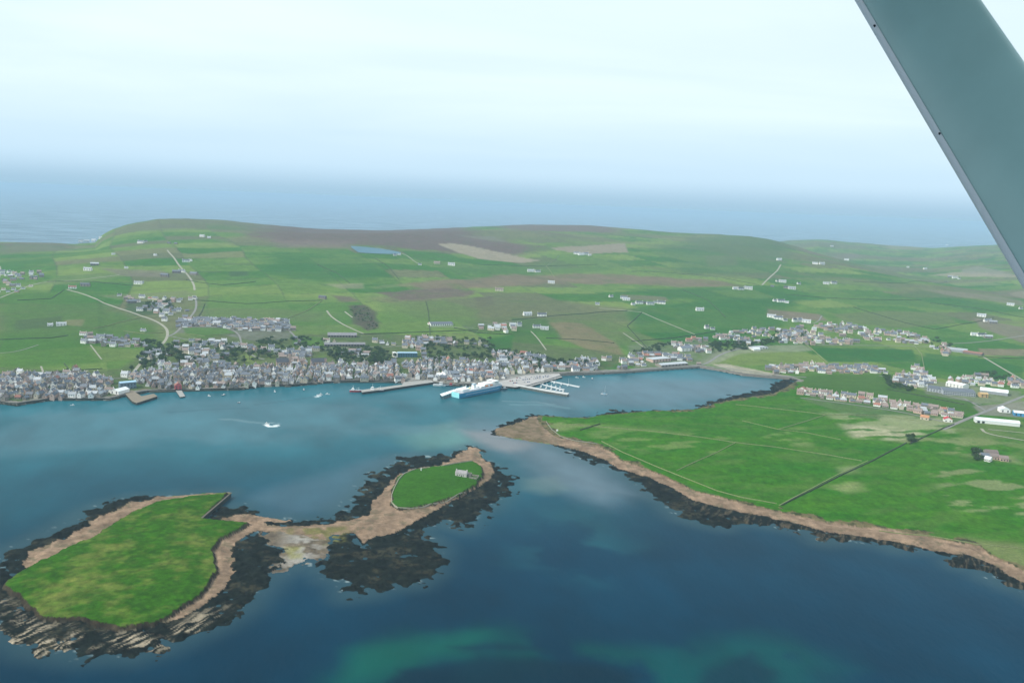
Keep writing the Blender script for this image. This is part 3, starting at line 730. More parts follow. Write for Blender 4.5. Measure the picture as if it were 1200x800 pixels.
# ------------------------------------------------------------------ object helpers
class MB:
    def __init__(s): s.v = []; s.f = []; s.m = []
    def add(s, vs, fs, mi=0):
        o = len(s.v); s.v += [tuple(v) for v in vs]
        for f in fs: s.f.append(tuple(i+o for i in f)); s.m.append(mi)
        return s
    def box(s, cx, cy, z0, sx, sy, sz, rot=0, mi=0, taper=0.0):
        c, n = math.cos(rot), math.sin(rot); vs = []
        for z, k in ((z0, 1), (z0+sz, 1-taper)):
            for a, b in ((-1,-1),(1,-1),(1,1),(-1,1)):
                X = a*sx/2*k; Y = b*sy/2*k; vs.append((cx+X*c-Y*n, cy+X*n+Y*c, z))
        return s.add(vs, [(3,2,1,0),(4,5,6,7),(0,1,5,4),(1,2,6,5),(2,3,7,6),(3,0,4,7)], mi)
    def cyl(s, p, q, r0, r1, n=8, mi=0):
        p = Vector(p); q = Vector(q); d = (q-p).normalized(); a = d.orthogonal().normalized(); b = d.cross(a)
        vs = []
        for c, r in ((p, r0), (q, r1)):
            for i in range(n):
                t = 2*math.pi*i/n; vs.append(c+a*math.cos(t)*r+b*math.sin(t)*r)
        fs = [(i, (i+1) % n, n+(i+1) % n, n+i) for i in range(n)]+[tuple(range(n-1, -1, -1)), tuple(range(n, 2*n))]
        return s.add(vs, fs, mi)
    def prism(s, pts, z0, z1, mi=0):
        n = len(pts)
        ar = sum(pts[i][0]*pts[(i+1) % n][1]-pts[(i+1) % n][0]*pts[i][1] for i in range(n))
        if ar < 0: pts = list(pts)[::-1]
        vs = [(p[0], p[1], z0) for p in pts]+[(p[0], p[1], z1) for p in pts]
        return s.add(vs, [tuple(range(n-1, -1, -1)), tuple(range(n, 2*n))]+[(i, (i+1) % n, n+(i+1) % n, n+i) for i in range(n)], mi)
    def mesh(s, name, mats):
        me = bpy.data.meshes.new(name); me.from_pydata(s.v, [], s.f)
        for m in (mats if isinstance(mats, (list, tuple)) else [mats]): me.materials.append(m)
        if any(s.m): me.polygons.foreach_set('material_index', s.m)
        me.update(); return me
    def build(s, name, mats, parent=None):
        o = bpy.data.objects.new(name, s.mesh(name, mats)); COL.objects.link(o)
        if parent: o.parent = parent
        return o
def tag(o, label=None, cat=None, group=None, kind=None):
    for k, v in (('label', label), ('category', cat), ('group', group), ('kind', kind)):
        if v: o[k] = v
    return o
def empty(name, loc, rz=0.0, label=None, cat=None, group=None):
    o = bpy.data.objects.new(name, None); o.empty_display_size = 0.5; COL.objects.link(o)
    o.location = loc; o.rotation_euler = (0, 0, rz); tag(o, label, cat, group); return o
KIDS = {}
def kids(o):
    if o.name not in KIDS: KIDS[o.name] = [c for c in o.children]
    return KIDS[o.name]
def copy_tree(o, parent=None):
    c = o.copy(); COL.objects.link(c); c.parent = parent
    for ch in kids(o): copy_tree(ch, c)
    return c
def gz(x, y): return float(ground(np.array([x]), np.array([y]))[0])

stone = pm('grey_stone', (0.24,0.215,0.18), 0.9, 0.3, 0.8, 0.2, 0, 0.30)
harl = pm('white_harl', (0.82,0.80,0.76), 0.8, 0.10, 0.5, 0.2, 0, 0.12)
cream = pm('cream_render', (0.58,0.51,0.39), 0.85, 0.12, 0.5, 0.2, 0, 0.18)
pink = pm('sandstone', (0.46,0.33,0.27), 0.85, 0.2, 0.6, 0.2, 0, 0.2)
dstone = pm('dark_stone', (0.13,0.125,0.11), 0.9, 0.35, 0.8, 0.2, 0, 0.2)
slate = pm('slate', (0.105,0.118,0.140), 0.6, 0.2, 1.0, 0.4, 0, 0.50)
brownroof = pm('brown_tile', (0.230,0.180,0.160), 0.75, 0.2, 1.0, 0.3, 0, 0.30)
redroof = pm('red_tile', (0.30,0.135,0.10), 0.75, 0.2, 1.0, 0.3, 0, 0.2)
greyroof = pm('grey_sheet_roof', (0.36,0.38,0.40), 0.6, 0.15, 0.5, 0.4, 0, 0.2)
whiteroof = pm('white_sheet_roof', (0.72,0.74,0.75), 0.5, 0.08, 0.3, 0.4, 0, 0.08)
glass = pm('window_glass', (0.03,0.04,0.05), 0.15, 0.1, 1, 0.6)
pot = pm('chimney_pot', (0.45,0.27,0.17), 0.8)
doorm = pm('door_paint', (0.10,0.11,0.16), 0.5, 0.1, 1, 0.4, 0, 0.5)
wood = pm('weathered_timber', (0.36,0.30,0.22), 0.85, 0.25, 0.6)
concrete = pm('concrete', (0.30,0.29,0.27), 0.85, 0.15, 0.25)
wetstone = pm('weedy_wet_stone', (0.030,0.036,0.026), 0.6, 0.5, 0.5)
asphalt = pm('asphalt', (0.19,0.185,0.17), 0.9, 0.15, 0.1)
track = pm('gravel_track', (0.27,0.26,0.20), 0.95, 0.2, 0.2)
drystone = pm('drystone', (0.22,0.215,0.165), 0.95, 0.4, 0.5)
hedge_m = pm('dark_bank', (0.040,0.060,0.026), 0.95, 0.4, 0.4)
white_paint = pm('white_paint', (0.80,0.80,0.78), 0.4, 0.05, 0.5, 0.5)
blue_hull = pm('blue_hull_paint', (0.015,0.26,0.46), 0.35, 0.08, 0.1, 0.5)
teal_hull = pm('turquoise_paint', (0.35,0.80,0.82), 0.35, 0.05, 0.1, 0.5)
red_paint = pm('red_paint', (0.52,0.05,0.06), 0.45, 0.08, 0.5, 0.5)
dark_paint = pm('dark_paint', (0.02,0.025,0.035), 0.4, 0.1, 0.5, 0.5)
orange_paint = pm('orange_paint', (0.70,0.20,0.04), 0.5)
deck_grey = pm('deck_grey', (0.34,0.36,0.38), 0.7)
bark = pm('bark', (0.09,0.07,0.05), 0.95)
leaf1 = pm('foliage', (0.040,0.080,0.020), 0.85, 0.35, 0.6, 0.2, 0, 0.30)

# ------------------------------------------------------------------ landmark based labels
ORD = ['nearest', 'second nearest', 'third nearest', 'fourth nearest', 'fifth nearest', 'sixth nearest', 'seventh nearest', 'eighth nearest', 'ninth nearest', 'tenth nearest',
       'eleventh nearest', 'twelfth nearest', 'thirteenth nearest', 'fourteenth nearest', 'fifteenth nearest', 'sixteenth nearest', 'seventeenth nearest', 'eighteenth nearest']
LM = [('timber pier', 150, 455), ('red waterfront house', 208, 450), ('left picture edge', 0, 455), ('fork of the hill roads', 196, 392), ('tall towered church', 331, 424),
      ('moored red tug', 416, 452), ('blue glass block', 477, 414), ('blue ferry', 560, 452), ('white gabled hall', 567, 434), ('ferry car park', 625, 440),
      ('square cream tower house', 646, 432), ('bright oval lawn', 255, 388), ('long green boundary slope', 700, 420), ('curving sea wall', 800, 425), ('yellow-green bay field', 880, 420),
      ('gravel foreshore', 862, 436), ('white house estate', 1000, 385), ('long white shed', 1168, 490), ('long grey factory', 1120, 455), ('red-roofed cottage by road', 1114, 492),
      ('clifftop farm', 105, 283), ('left edge hamlet', 30, 325), ('hill road bend', 205, 312), ('blue loch', 440, 292), ('tan striped field', 580, 296), ('pentagonal pale field', 695, 291),
      ('hillside school', 520, 378), ('right peninsula farm', 1165, 533), ('brown field corner', 1140, 402), ('rounded dark hill', 880, 285), ('wing strut', 1190, 330), ('straight right lane', 915, 325)]
LMW = [(n, at(px, py)) for n, px, py in LM]
def relabel(items, words):
    "items: (object, look, x, y); gives every one a label of look + rank from a landmark on one side of it"
    buckets = {}
    for o, look, x, y in items:
        b = min(LMW, key=lambda l: (l[1].x-x)**2+(l[1].y-y)**2)
        dx, dy = x-b[1].x, y-b[1].y
        side = ('right of' if dx > 0 else 'left of') if abs(dx) > abs(dy) else ('behind' if dy > 0 else 'in front of')
        buckets.setdefault((look, b[0], side), []).append((math.hypot(dx, dy), o))
    for (look, b, side), lst in buckets.items():
        lst.sort(key=lambda e: e[0])
        for i, (d, o) in enumerate(lst):
            if words == 'house' and len(b.split()) > 3: b = ' '.join(b.split()[-3:])
            o['label'] = f"{look}, {ORD[min(i, len(ORD)-1)]} {side} the {b}" if len(lst) > 1 else f"{look}, {side} the {b}"

# ------------------------------------------------------------------ houses
def gable_walls(mb, L, Wd, h, rise, mi=0):
    x, y = L/2, Wd/2
    vs = [(-x,-y,-4),(x,-y,-4),(x,y,-4),(-x,y,-4),(-x,-y,h),(x,-y,h),(x,y,h),(-x,y,h),(-x,0,h+rise),(x,0,h+rise)]
    mb.add(vs, [(3,2,1,0),(0,1,5,4),(2,3,7,6),(1,2,6,9,5),(3,0,4,8,7),(4,5,9,8),(6,7,8,9)], mi)
def gable_roof(mb, L, Wd, h, rise, over=0.35, th=0.22, mi=0):
    x = L/2+over; k = rise/(Wd/2); y = Wd/2+over; e = h-over*k
    for s in (-1, 1):
        vs = []
        for X in (-x, x):
            vs += [(X, s*y, e+0.03), (X, 0, h+rise+0.03), (X, 0, h+rise+0.03+th), (X, s*y, e+0.03+th)]
        f = [(0,1,2,3),(7,6,5,4),(0,4,5,1),(2,6,7,3),(1,5,6,2),(0,3,7,4)]
        if s < 0: f = [t[::-1] for t in f]
        mb.add(vs, f, mi)
def make_house(name, L, Wd, h, rise, wm, rm, windows=True):
    root = empty(name, (0,0,0))
    w = MB(); gable_walls(w, L, Wd, h, rise); w.build('wall', wm, root)
    r = MB(); gable_roof(r, L, Wd, h, rise); ro = r.build('roof', rm, root)
    for s in (-1, 1):
        c = MB(); c.box(s*(L/2-0.5), 0, h+rise-0.9, 0.8, 1.5, 2.1); c.box(s*(L/2-0.5), 0, h+rise+1.2, 0.95, 1.65, 0.15)
        for q in (-0.4, 0.4): c.cyl((s*(L/2-0.5), q, h+rise+1.35), (s*(L/2-0.5), q, h+rise+1.85), 0.17, 0.14, 6, 1)
        c.build('chimney', [wm, pot], ro)
    if windows:
        wmesh = MB().box(0, 0, 0, 1.1, 0.12, 1.5).mesh('window', glass)
        def win(x, y, z, rz=0):
            o = bpy.data.objects.new('window', wmesh); COL.objects.link(o); o.parent = root; o.location = (x, y, z); o.rotation_euler = (0,0,rz)
        levels = (0.9, 3.5) if h > 4 else (0.9,)
        for z in levels:
            for s in (-1, 1):
                for x in ((-L*0.32, L*0.32) if z < 1 else (-L*0.32, 0, L*0.32)):
                    win(x, s*Wd/2, z)
        for s in (-1, 1): win(s*L/2, 0, 3.4 if h > 4 else 1.2, math.pi/2)
        d = MB().box(0, -Wd/2, 0, 1.1, 0.14, 2.1); d.build('door', doorm, root)
    return root
WALLS = [('grey stone', stone), ('white', harl), ('cream', cream), ('pinkish', pink)]
ROOFS = [('slate', slate), ('brown', brownroof), ('pale', greyroof), ('red', redroof)]
SIZES = [('tall', 12.0, 7.4, 6.2, 3.9), ('low', 11.0, 7.2, 3.0, 2.6), ('long', 16.0, 7.6, 5.4, 3.2)]
PROTO = {}; USED = set()
def house_obj(si, wi, ri, name='house'):
    k = (si, wi, ri, name)
    if k not in PROTO:
        n, L, Wd, h, rise = SIZES[si]
        PROTO[k] = make_house(name, L, Wd, h, rise, WALLS[wi][1], ROOFS[ri][1]); o = PROTO[k]; return o
    return copy_tree(PROTO[k])
def look_of(si, wi, ri): return f"{SIZES[si][0]} {WALLS[wi][0]} house with {ROOFS[ri][0]} roof"

BLOCKED = []       # footprints of special buildings (x, y, radius)
HOUSES = []        # x, y, rot, si, wi, ri
def zone(pts, sx, sy, rot, wallw, roofw, sizew=(4,4,2), keepp=1.0, jit=0.22, rotj=10, gapn=0.0, sea=False):
    poly = polyA(pts) if not sea else poly0(pts)
    c = poly.mean(0); a = R(rot)
    ux = np.array((math.cos(a), math.sin(a))); uy = np.array((-math.sin(a), math.cos(a)))
    rel = poly-c; pu = rel@ux; pv = rel@uy
    u = pu.min()
    cand = []
    while u < pu.max():
        v = pv.min()
        while v < pv.max():
            p = c+ux*(u+random.uniform(-jit, jit)*sx)+uy*(v+random.uniform(-jit, jit)*sy)
            cand.append(p); v += sy
        u += sx
    if not cand: return
    cand = np.array(cand); ins = inpoly(cand[:,0], cand[:,1], poly)
    gn = fbm(cand[:,0], cand[:,1], 55, 301, 2)
    for p, i, g in zip(cand, ins, gn):
        if not i or random.random() > keepp or g < gapn: continue
        if any((p[0]-b[0])**2+(p[1]-b[1])**2 < b[2]**2 for b in BLOCKED): continue
        if any((p[0]-q[0])**2+(p[1]-q[1])**2 < 7.8**2 for q in HOUSES[-260:]): continue
        rr = a+R(random.gauss(0, rotj))
        if random.random() < 0.22: rr += math.pi/2
        HOUSES.append((float(p[0]), float(p[1]), rr, random.choices((0,1,2), sizew)[0], random.choices((0,1,2,3), wallw)[0], random.choices((0,1,2,3), roofw)[0]))

# ------------------------------------------------------------------ special buildings
def building(name, label, cat, pA, pB, depth, h, wm, rm, roof='gable', rise=3.0, win=0, group=None, ridge='along', wmat=None, sea=False, doors=0):
    A = at(*pA); B = at(*pB)
    d = Vector((B.x-A.x, B.y-A.y, 0)); L = d.length; rz = math.atan2(d.y, d.x)
    n = Vector((-d.y, d.x, 0)).normalized()
    if n.y < 0: n = -n
    c = Vector(((A.x+B.x)/2, (A.y+B.y)/2, 0))+n*depth/2
    z = max(min(A.z, B.z), gz(c.x, c.y)-1.0); z = max(z, 1.0)
    root = empty(name, (c.x, c.y, z), rz, label, cat, group)
    BLOCKED.append((c.x, c.y, max(L, depth)/2*0.8+6))
    if L > 2*depth:
        for k in range(-2, 3): BLOCKED.append((c.x+d.x/L*L*k/5, c.y+d.y/L*L*k/5, depth/2+6))
    LL, WW = L, depth
    if ridge == 'across': LL, WW = depth, L
    w = MB(); r = MB()
    if roof == 'gable':
        gable_walls(w, LL, WW, h, rise); gable_roof(r, LL, WW, h, rise, 0.4, 0.3)
    elif roof == 'flat':
        w.box(0, 0, -4, LL, WW, h+4); r.box(0, 0, h, LL+0.6, WW+0.6, 0.5)
    elif roof == 'arch':
        w.box(0, 0, -4, LL, WW, h+4); n_ = 10; pts = []
        for i in range(n_+1):
            t = math.pi*i/n_; pts.append((-(WW/2+0.3)*math.cos(t), h-0.2+rise*math.sin(t)))
        vs = [(-LL/2-0.3, y, z_) for y, z_ in pts]+[(LL/2+0.3, y, z_) for y, z_ in pts]; m_ = n_+1
        r.add(vs, [(i, i+1, m_+i+1, m_+i)[::-1] for i in range(n_)]+[tuple(range(m_)), tuple(range(2*m_-1, m_-1, -1)), (0, m_, 2*m_-1, m_-1)])
    if ridge == 'across':
        for mb in (w, r): mb.v = [(-y, x, z_) for x, y, z_ in mb.v]
    w.build('wall', wm, root); r.build('roof', rm, root)
    for k in range(doors):
        MB().box(-L/2+5+k*7.5, -depth/2, 0.2, 4.2, 0.2, 3.6).build('door', dark_paint, root)
    if win:
        wmesh = MB().box(0, 0, 0, min(2.2, L/win*0.55), 0.16, min(1.8, h*0.4)).mesh('window', wmat or glass)
        for lev in ((0.9,) if h < 5 else (1.0, h*0.55)):
            for k in range(win):
                o = bpy.data.objects.new('window', wmesh); COL.objects.link(o); o.parent = root
                o.location = (-L/2+(k+0.5)*L/win, -depth/2 if n.dot(Vector((-math.sin(rz), math.cos(rz), 0))) > 0 else depth/2, lev)
    return root
navyblue = pm('pale_blue_sheet', (0.33,0.50,0.62), 0.5, 0.08, 0.3, 0.4)
greenglass = pm('teal_glass_wall', (0.055,0.16,0.22), 0.25, 0.1, 0.3, 0.5)
bluewall = pm('grey_blue_cladding', (0.14,0.20,0.24), 0.6, 0.1, 0.4)
ochre = pm('ochre_wall', (0.50,0.34,0.16), 0.8)
redwall = pm('red_limewash', (0.50,0.10,0.11), 0.8, 0.1)
building('boat_shed', 'grey-blue shed with pale blue roof behind the timber pier', 'shed', (141,456), (160,454.5), 12, 11, bluewall, navyblue, 'gable', 1.6, 5)
building('boat_shed', 'white-walled shed with white gable roof left of the timber pier', 'shed', (129,461), (139,462.5), 26, 5.5, harl, whiteroof, 'gable', 3, 2, ridge='across')
building('waterfront_house', 'bright red gabled house standing on the town waterfront', 'house', (205,457), (213,456.5), 13, 8, redwall, redroof, 'gable', 4.5, 2, ridge='across')
building('school_block', 'long block with dark blue glass front and white end in town', 'school', (466,418.5), (489,418.5), 14, 9, greenglass, navyblue, 'flat', 0, 8, wmat=glass)
building('white_block_wing', 'narrow white block at left end of the blue glass school', 'building', (463.5,419), (466,418.7), 14, 10, harl, whiteroof, 'flat', 0)
building('gabled_hall', 'bright white gabled hall behind the ferry and moored fishing boat', 'hall', (512,443), (522,443), 16, 6, harl, whiteroof, 'gable', 3, 2)
building('gabled_hall', 'tall white gable-end building just behind the ferry deckhouse', 'hall', (519,441), (525,441), 14, 10, harl, slate, 'gable', 5, 1, ridge='across')
building('slate_warehouse', 'wide dark-roofed warehouse behind the ferry', 'warehouse', (526,441), (538,441), 18, 6, stone, slate, 'gable', 4, 4)
building('gabled_hall', 'white gable-end building right of the dark-roofed warehouse', 'hall', (537.5,438), (543,438), 12, 9, harl, slate, 'gable', 4.5, 1, ridge='across')
building('tower_house', 'square cream tower house beside trees above the ferry car park', 'house', (637,435), (648,435.5), 14, 10, cream, slate, 'gable', 3, 2)
building('hillside_school', 'long low building with dark roof on the green slope above town', 'school', (505,382), (531,381.5), 26, 5, harl, slate, 'gable', 4, 10)
building('hillside_annex', 'small red-roofed building at left end of the hillside school', 'building', (502.5,381), (505,381), 12, 4, harl, redroof, 'gable', 2, 0)
building('long_factory', 'long grey factory shed nearest the playing field on the right', 'factory', (1105,462), (1143,465), 42, 8, greyroof, slate, 'gable', 3, 14)
building('factory_shed', 'grey factory shed with pale walls left of the long factory', 'factory', (1086,458), (1103,460.5), 36, 7, greyroof, slate, 'gable', 3, 5)
building('factory_shed', 'white-roofed shed standing behind the long grey factory', 'factory', (1108,452), (1128,456), 24, 8, harl, whiteroof, 'gable', 2, 5)
building('arched_shed', 'long shed with rounded white roof right of the ochre building', 'shed', (1148,460), (1181,464), 26, 6, greyroof, whiteroof, 'arch', 4, 0)
building('ochre_building', 'small ochre-walled block between the long factory and rounded shed', 'building', (1149,465.5), (1158,466), 14, 7, ochre, ochre, 'gable', 2, 2)
building('long_shed', 'very long white shed with rounded roof beside the main road', 'shed', (1143,495), (1195,500), 16, 5, white_paint, whiteroof, 'arch', 4, 0, doors=2)
building('gable_shed', 'white shed with open gable doors above the long white shed', 'shed', (1172,483), (1184,484), 18, 5.5, harl, whiteroof, 'gable', 3.5, 2, ridge='across')
building('blue_shed', 'shed with bright blue wall and white roof at right picture edge', 'shed', (1188,487), (1215,490), 22, 6, pm('bright_blue', (0.06,0.25,0.45)), whiteroof, 'gable', 2, 5)
building('roadside_cottage', 'white cottage with vivid red roof at the road end of its row', 'house', (1106,494), (1116,495), 12, 4.5, harl, pm('vivid_red', (0.45,0.05,0.06)), 'gable', 3.6, 2, ridge='across')
building('cream_cottage', 'cottage with orange-brown roof set apart below the estate row', 'house', (1078,491), (1088,492.5), 12, 4.5, cream, pm('orange_tile', (0.45,0.22,0.12)), 'gable', 3, 2)
building('row_end_house', 'white house with red roof at the left tip of the estate row', 'house', (935,459), (944,460), 12, 6, harl, redroof, 'gable', 4, 2, ridge='across')
building('terrace_block', 'long grey-roofed terrace nearest the blue glass school', 'terrace', (380,406), (428,406), 12, 5, stone, pm('mid_grey_roof', (0.21,0.205,0.215), 0.7, 0.25, 0.3), 'gable', 3.5, 14)
building('care_home', 'broad grey-roofed complex above the long terrace', 'building', (384,395), (418,395.5), 20, 5, stone, pm('mid_grey_roof', (0.21,0.205,0.215), 0.7, 0.25, 0.3), 'gable', 5, 10)
building('marine_building', 'low flat pale building beside the gravel head of the bay', 'building', (883,410), (900,408.5), 20, 5, harl, greyroof, 'flat', 0, 5)
building('distillery_shed', 'white round-roofed tank shed by the bay-side field', 'shed', (883.5,411), (891,411), 14, 4, harl, whiteroof, 'arch', 3.5, 0)
building('waterfront_block', 'large pale flat-topped block above the curving sea wall', 'building', (765,425), (786,423), 24, 7, pink, greyroof, 'flat', 0, 6)
building('waterfront_shed', 'wide low grey sheds right of the flat-topped waterfront block', 'shed', (775,430.5), (806,428), 22, 5, stone, greyroof, 'gable', 2.5, 8)
building('hillside_villa', 'red-roofed villa among trees above the square tower house', 'house', (609,416), (617,417), 13, 6, harl, redroof, 'gable', 4, 2)
building('bay_villa', 'tall grey twin-gabled villa with white tower on right of town', 'house', (799,412), (811,411), 16, 8, harl, slate, 'gable', 4.5, 3)
building('farm_shed_range', 'grey-roofed farm range right of the reddish shed, inland on the right', 'farm shed', (1110,411), (1133,414), 30, 6, greyroof, greyroof, 'gable', 4, 0)
building('reddish_shed', 'long shed with reddish roof at the end of the grey farm range', 'farm shed', (1128,414), (1150,417), 18, 5, stone, pm('rust_roof', (0.26,0.13,0.10)), 'gable', 3, 0)
def church(px, py, label, hT=24, L=24, spire=True):
    p = at(px, py); root = empty('church', p, R(200), label, 'church')
    BLOCKED.append((p.x, p.y, 18))
    w = MB(); gable_walls(w, L, 12, 8, 7); w.build('nave_wall', pink, root)
    r = MB(); gable_roof(r, L, 12, 8, 7); r.build('roof', slate, root)
    t = MB(); t.box(-L/2-2.5, 0, -4, 5, 5, hT+4); tw = t.build('tower', pink, root)
    s = MB()
    if spire: s.box(-L/2-2.5, 0, hT, 5.2, 5.2, 9, 0, 0, 0.96)
    else: s.box(-L/2-2.5, 0, hT, 5.4, 5.4, 0.8)
    s.build('spire' if spire else 'parapet', slate, tw)
    for k in range(4):
        for sd_ in (-1, 1): MB().box(-L/2+3.5+k*5.5, sd_*6, 2, 1.3, 0.16, 4).build('window', glass, root)
church(331, 428, 'pink stone church with tall tower rising above the dense old town')
church(372, 428, 'church with steep slate roof and short square tower above waterfront', 14, 26, False)

# zones: outline in picture pixels, spacing across and deep (metres), heading
OLD = (6, 4.5, 2.5, 2); OLDR = (7, 2, 1.6, 0.25)
zone([(-40,446),(30,440),(100,440),(129,441),(131,463),(100,466.5),(60,466.5),(0,470.5),(-40,472)], 10.6, 13.5, 95, OLD, OLDR)
zone([(142,440),(200,432),(300,430),(400,426),(470,428),(474,446.5),(410,445.5),(380,446.5),(340,450.5),(306,450.5),(280,454.5),(228,455.5),(195,456),(165,452)], 10.6, 13, 98, OLD, OLDR)
zone([(135,436),(175,414),(215,398),(270,402),(300,408),(345,412),(380,416),(400,424),(300,429),(200,431)], 14, 20, 12, OLD, OLDR, gapn=0.50)
zone([(212,373),(240,374),(335,376),(346,388),(300,389),(268,386),(240,382),(208,385)], 13, 17, 5, (6,2,2,1), (9,2,1,0), (3,5,2), rotj=4)
zone([(345,395),(380,398),(420,408),(462,420),(462,428),(400,424),(350,412)], 15, 22, 8, OLD, OLDR, gapn=0.53)
zone([(420,396),(460,393),(500,396),(560,398),(575,408),(560,422),(495,420),(490,410),(450,404)], 14, 20, 5, (5,3,3,3), OLDR, gapn=0.51)
zone([(470,424),(560,424),(600,428),(640,428),(640,435),(600,439),(585,445),(560,446),(530,447),(480,443)], 11, 13, 95, OLD, OLDR, gapn=0.28)
zone([(575,412),(640,420),(690,420),(735,424),(733,434),(660,435),(610,430),(570,424)], 13, 15, 10, (4,5,2,1), OLDR, gapn=0.43)
zone([(735,414),(800,404),(830,407),(833,420),(822,427),(760,430),(735,430)], 14, 18, 6, (5,4,3,2), (5,3,2,0.5), gapn=0.47)
zone([(770,408),(800,400),(840,392),(900,385),(935,392),(930,402),(870,405),(835,404)], 17, 24, 4, (5,4,3,2), (6,3,1,0.3), gapn=0.47)
zone([(905,395),(940,383),(990,380),(1040,386),(1070,392),(1095,402),(1070,404),(1000,404),(930,404)], 16, 26, -6, (5,4,3,2), (5,4,1.5,0.4), gapn=0.42)
zone([(938,457),(1000,463),(1060,472),(1120,482),(1132,488),(1115,491),(1050,480),(990,471),(936,463)], 14, 19, -22, (4,3,4,5), (3,9,1,0.7), (1,7,2), rotj=12)
zone([(895,430),(950,426),(1000,428),(1035,434),(1040,438),(985,438),(935,440),(905,438)], 15, 22, -6, (5,3,3,3), (5,4,1.5,0.6), (3,5,3), gapn=0.3)
zone([(1046,444),(1060,438),(1085,438),(1100,447),(1085,455),(1065,456),(1048,449)], 15, 20, -10, (3,5,2,1), (5,2,2,0))
zone([(1064,430),(1078,430),(1090,440),(1082,441)], 15, 20, -30, (2,6,2,1), (5,2,2,0))
zone([(1100,440),(1160,440),(1200,446),(1230,455),(1230,462),(1190,456),(1120,450)], 20, 26, -8, (2,4,3,2), (3,3,3,1.5), gapn=0.43)
zone([(1103,405),(1112,404),(1112,416),(1104,418)], 16, 20, 0, (3,3,3,2), (3,4,1,1))
zone([(145,352),(150,348),(225,350),(228,358),(215,368),(200,376),(185,374),(150,358)], 22, 34, 8, (4,4,2,1), (6,2,1,0.5), gapn=0.5)
zone([(85,399),(100,391),(122,395),(140,395),(172,402),(172,410),(148,407),(92,405)], 17, 26, 5, (6,2,1,1), (8,2,1,0), gapn=0.43)
zone([(0,445),(18,425),(28,426),(35,442)], 20, 24, 0, OLD, OLDR, gapn=0.4)
zone([(75,440),(82,430),(98,432),(100,440)], 18, 22, 0, OLD, OLDR)
zone([(555,384),(575,380),(605,378),(612,384),(595,390),(562,388)], 20, 30, 5, (2,6,2,1), (4,2,3,0.5), gapn=0.43)
zone([(-20,342),(0,318),(50,320),(55,328),(20,345)], 24, 45, 8, (5,4,2,1), (7,2,1,0.3), gapn=0.38)
HOUSES.sort(key=lambda h: h[0]**2+h[1]**2)
NIND = 265
hx = np.array([h[:2] for h in HOUSES]); hz_ = ground(hx[:,0], hx[:,1])
print("HOUSES", len(HOUSES))
labs = []
for h, z in zip(HOUSES[:NIND], hz_[:NIND]):
    o = house_obj(*h[3:6]); o.location = (h[0], h[1], max(float(z), 2.2)+0.2); o.rotation_euler = (0, 0, h[2])
    s_ = random.uniform(0.80, 1.02); o.scale = (s_, random.uniform(0.9, 1.1)*s_, random.uniform(0.85, 1.15))
    tag(o, None, 'house', 'houses of the harbour town'); labs.append((o, look_of(*h[3:6]), h[0], h[1]))
relabel(labs, 'house')
# every house further back, too many to keep apart
mbf = MB()
for h, z in zip(HOUSES[NIND:], hz_[NIND:]):
    n_, L, Wd, hh, rise = SIZES[h[3]]
    t = MB(); gable_walls(t, L, Wd, hh, rise, h[4]); gable_roof(t, L, Wd, hh, rise, 0.35, 0.22, 4+h[5])
    for s in (-1, 1): t.box(s*(L/2-0.5), 0, hh+rise-0.9, 0.8, 1.5, 2.2, 0, h[4])
    for s in (-1, 1):
        for x in (-L*0.3, 0, L*0.3): t.box(x, s*Wd/2, hh*0.5, 1.1, 0.16, 1.5, 0, 8)
    c, n = math.cos(h[2]), math.sin(h[2]); k = random.uniform(0.88, 1.1)
    o_ = len(mbf.v)
    mbf.v += [(h[0]+(v[0]*c-v[1]*n)*k, h[1]+(v[0]*n+v[1]*c)*k, max(float(z), 2)+0.2+v[2]*k) for v in t.v]
    mbf.f += [tuple(i+o_ for i in f) for f in t.f]; mbf.m += t.m
fo = mbf.build('upper_town_houses', [w[1] for w in WALLS]+[r[1] for r in ROOFS]+[glass])
tag(fo, 'mass of small stone and harled houses stepping up the hill behind the waterfront', None, None, 'stuff')

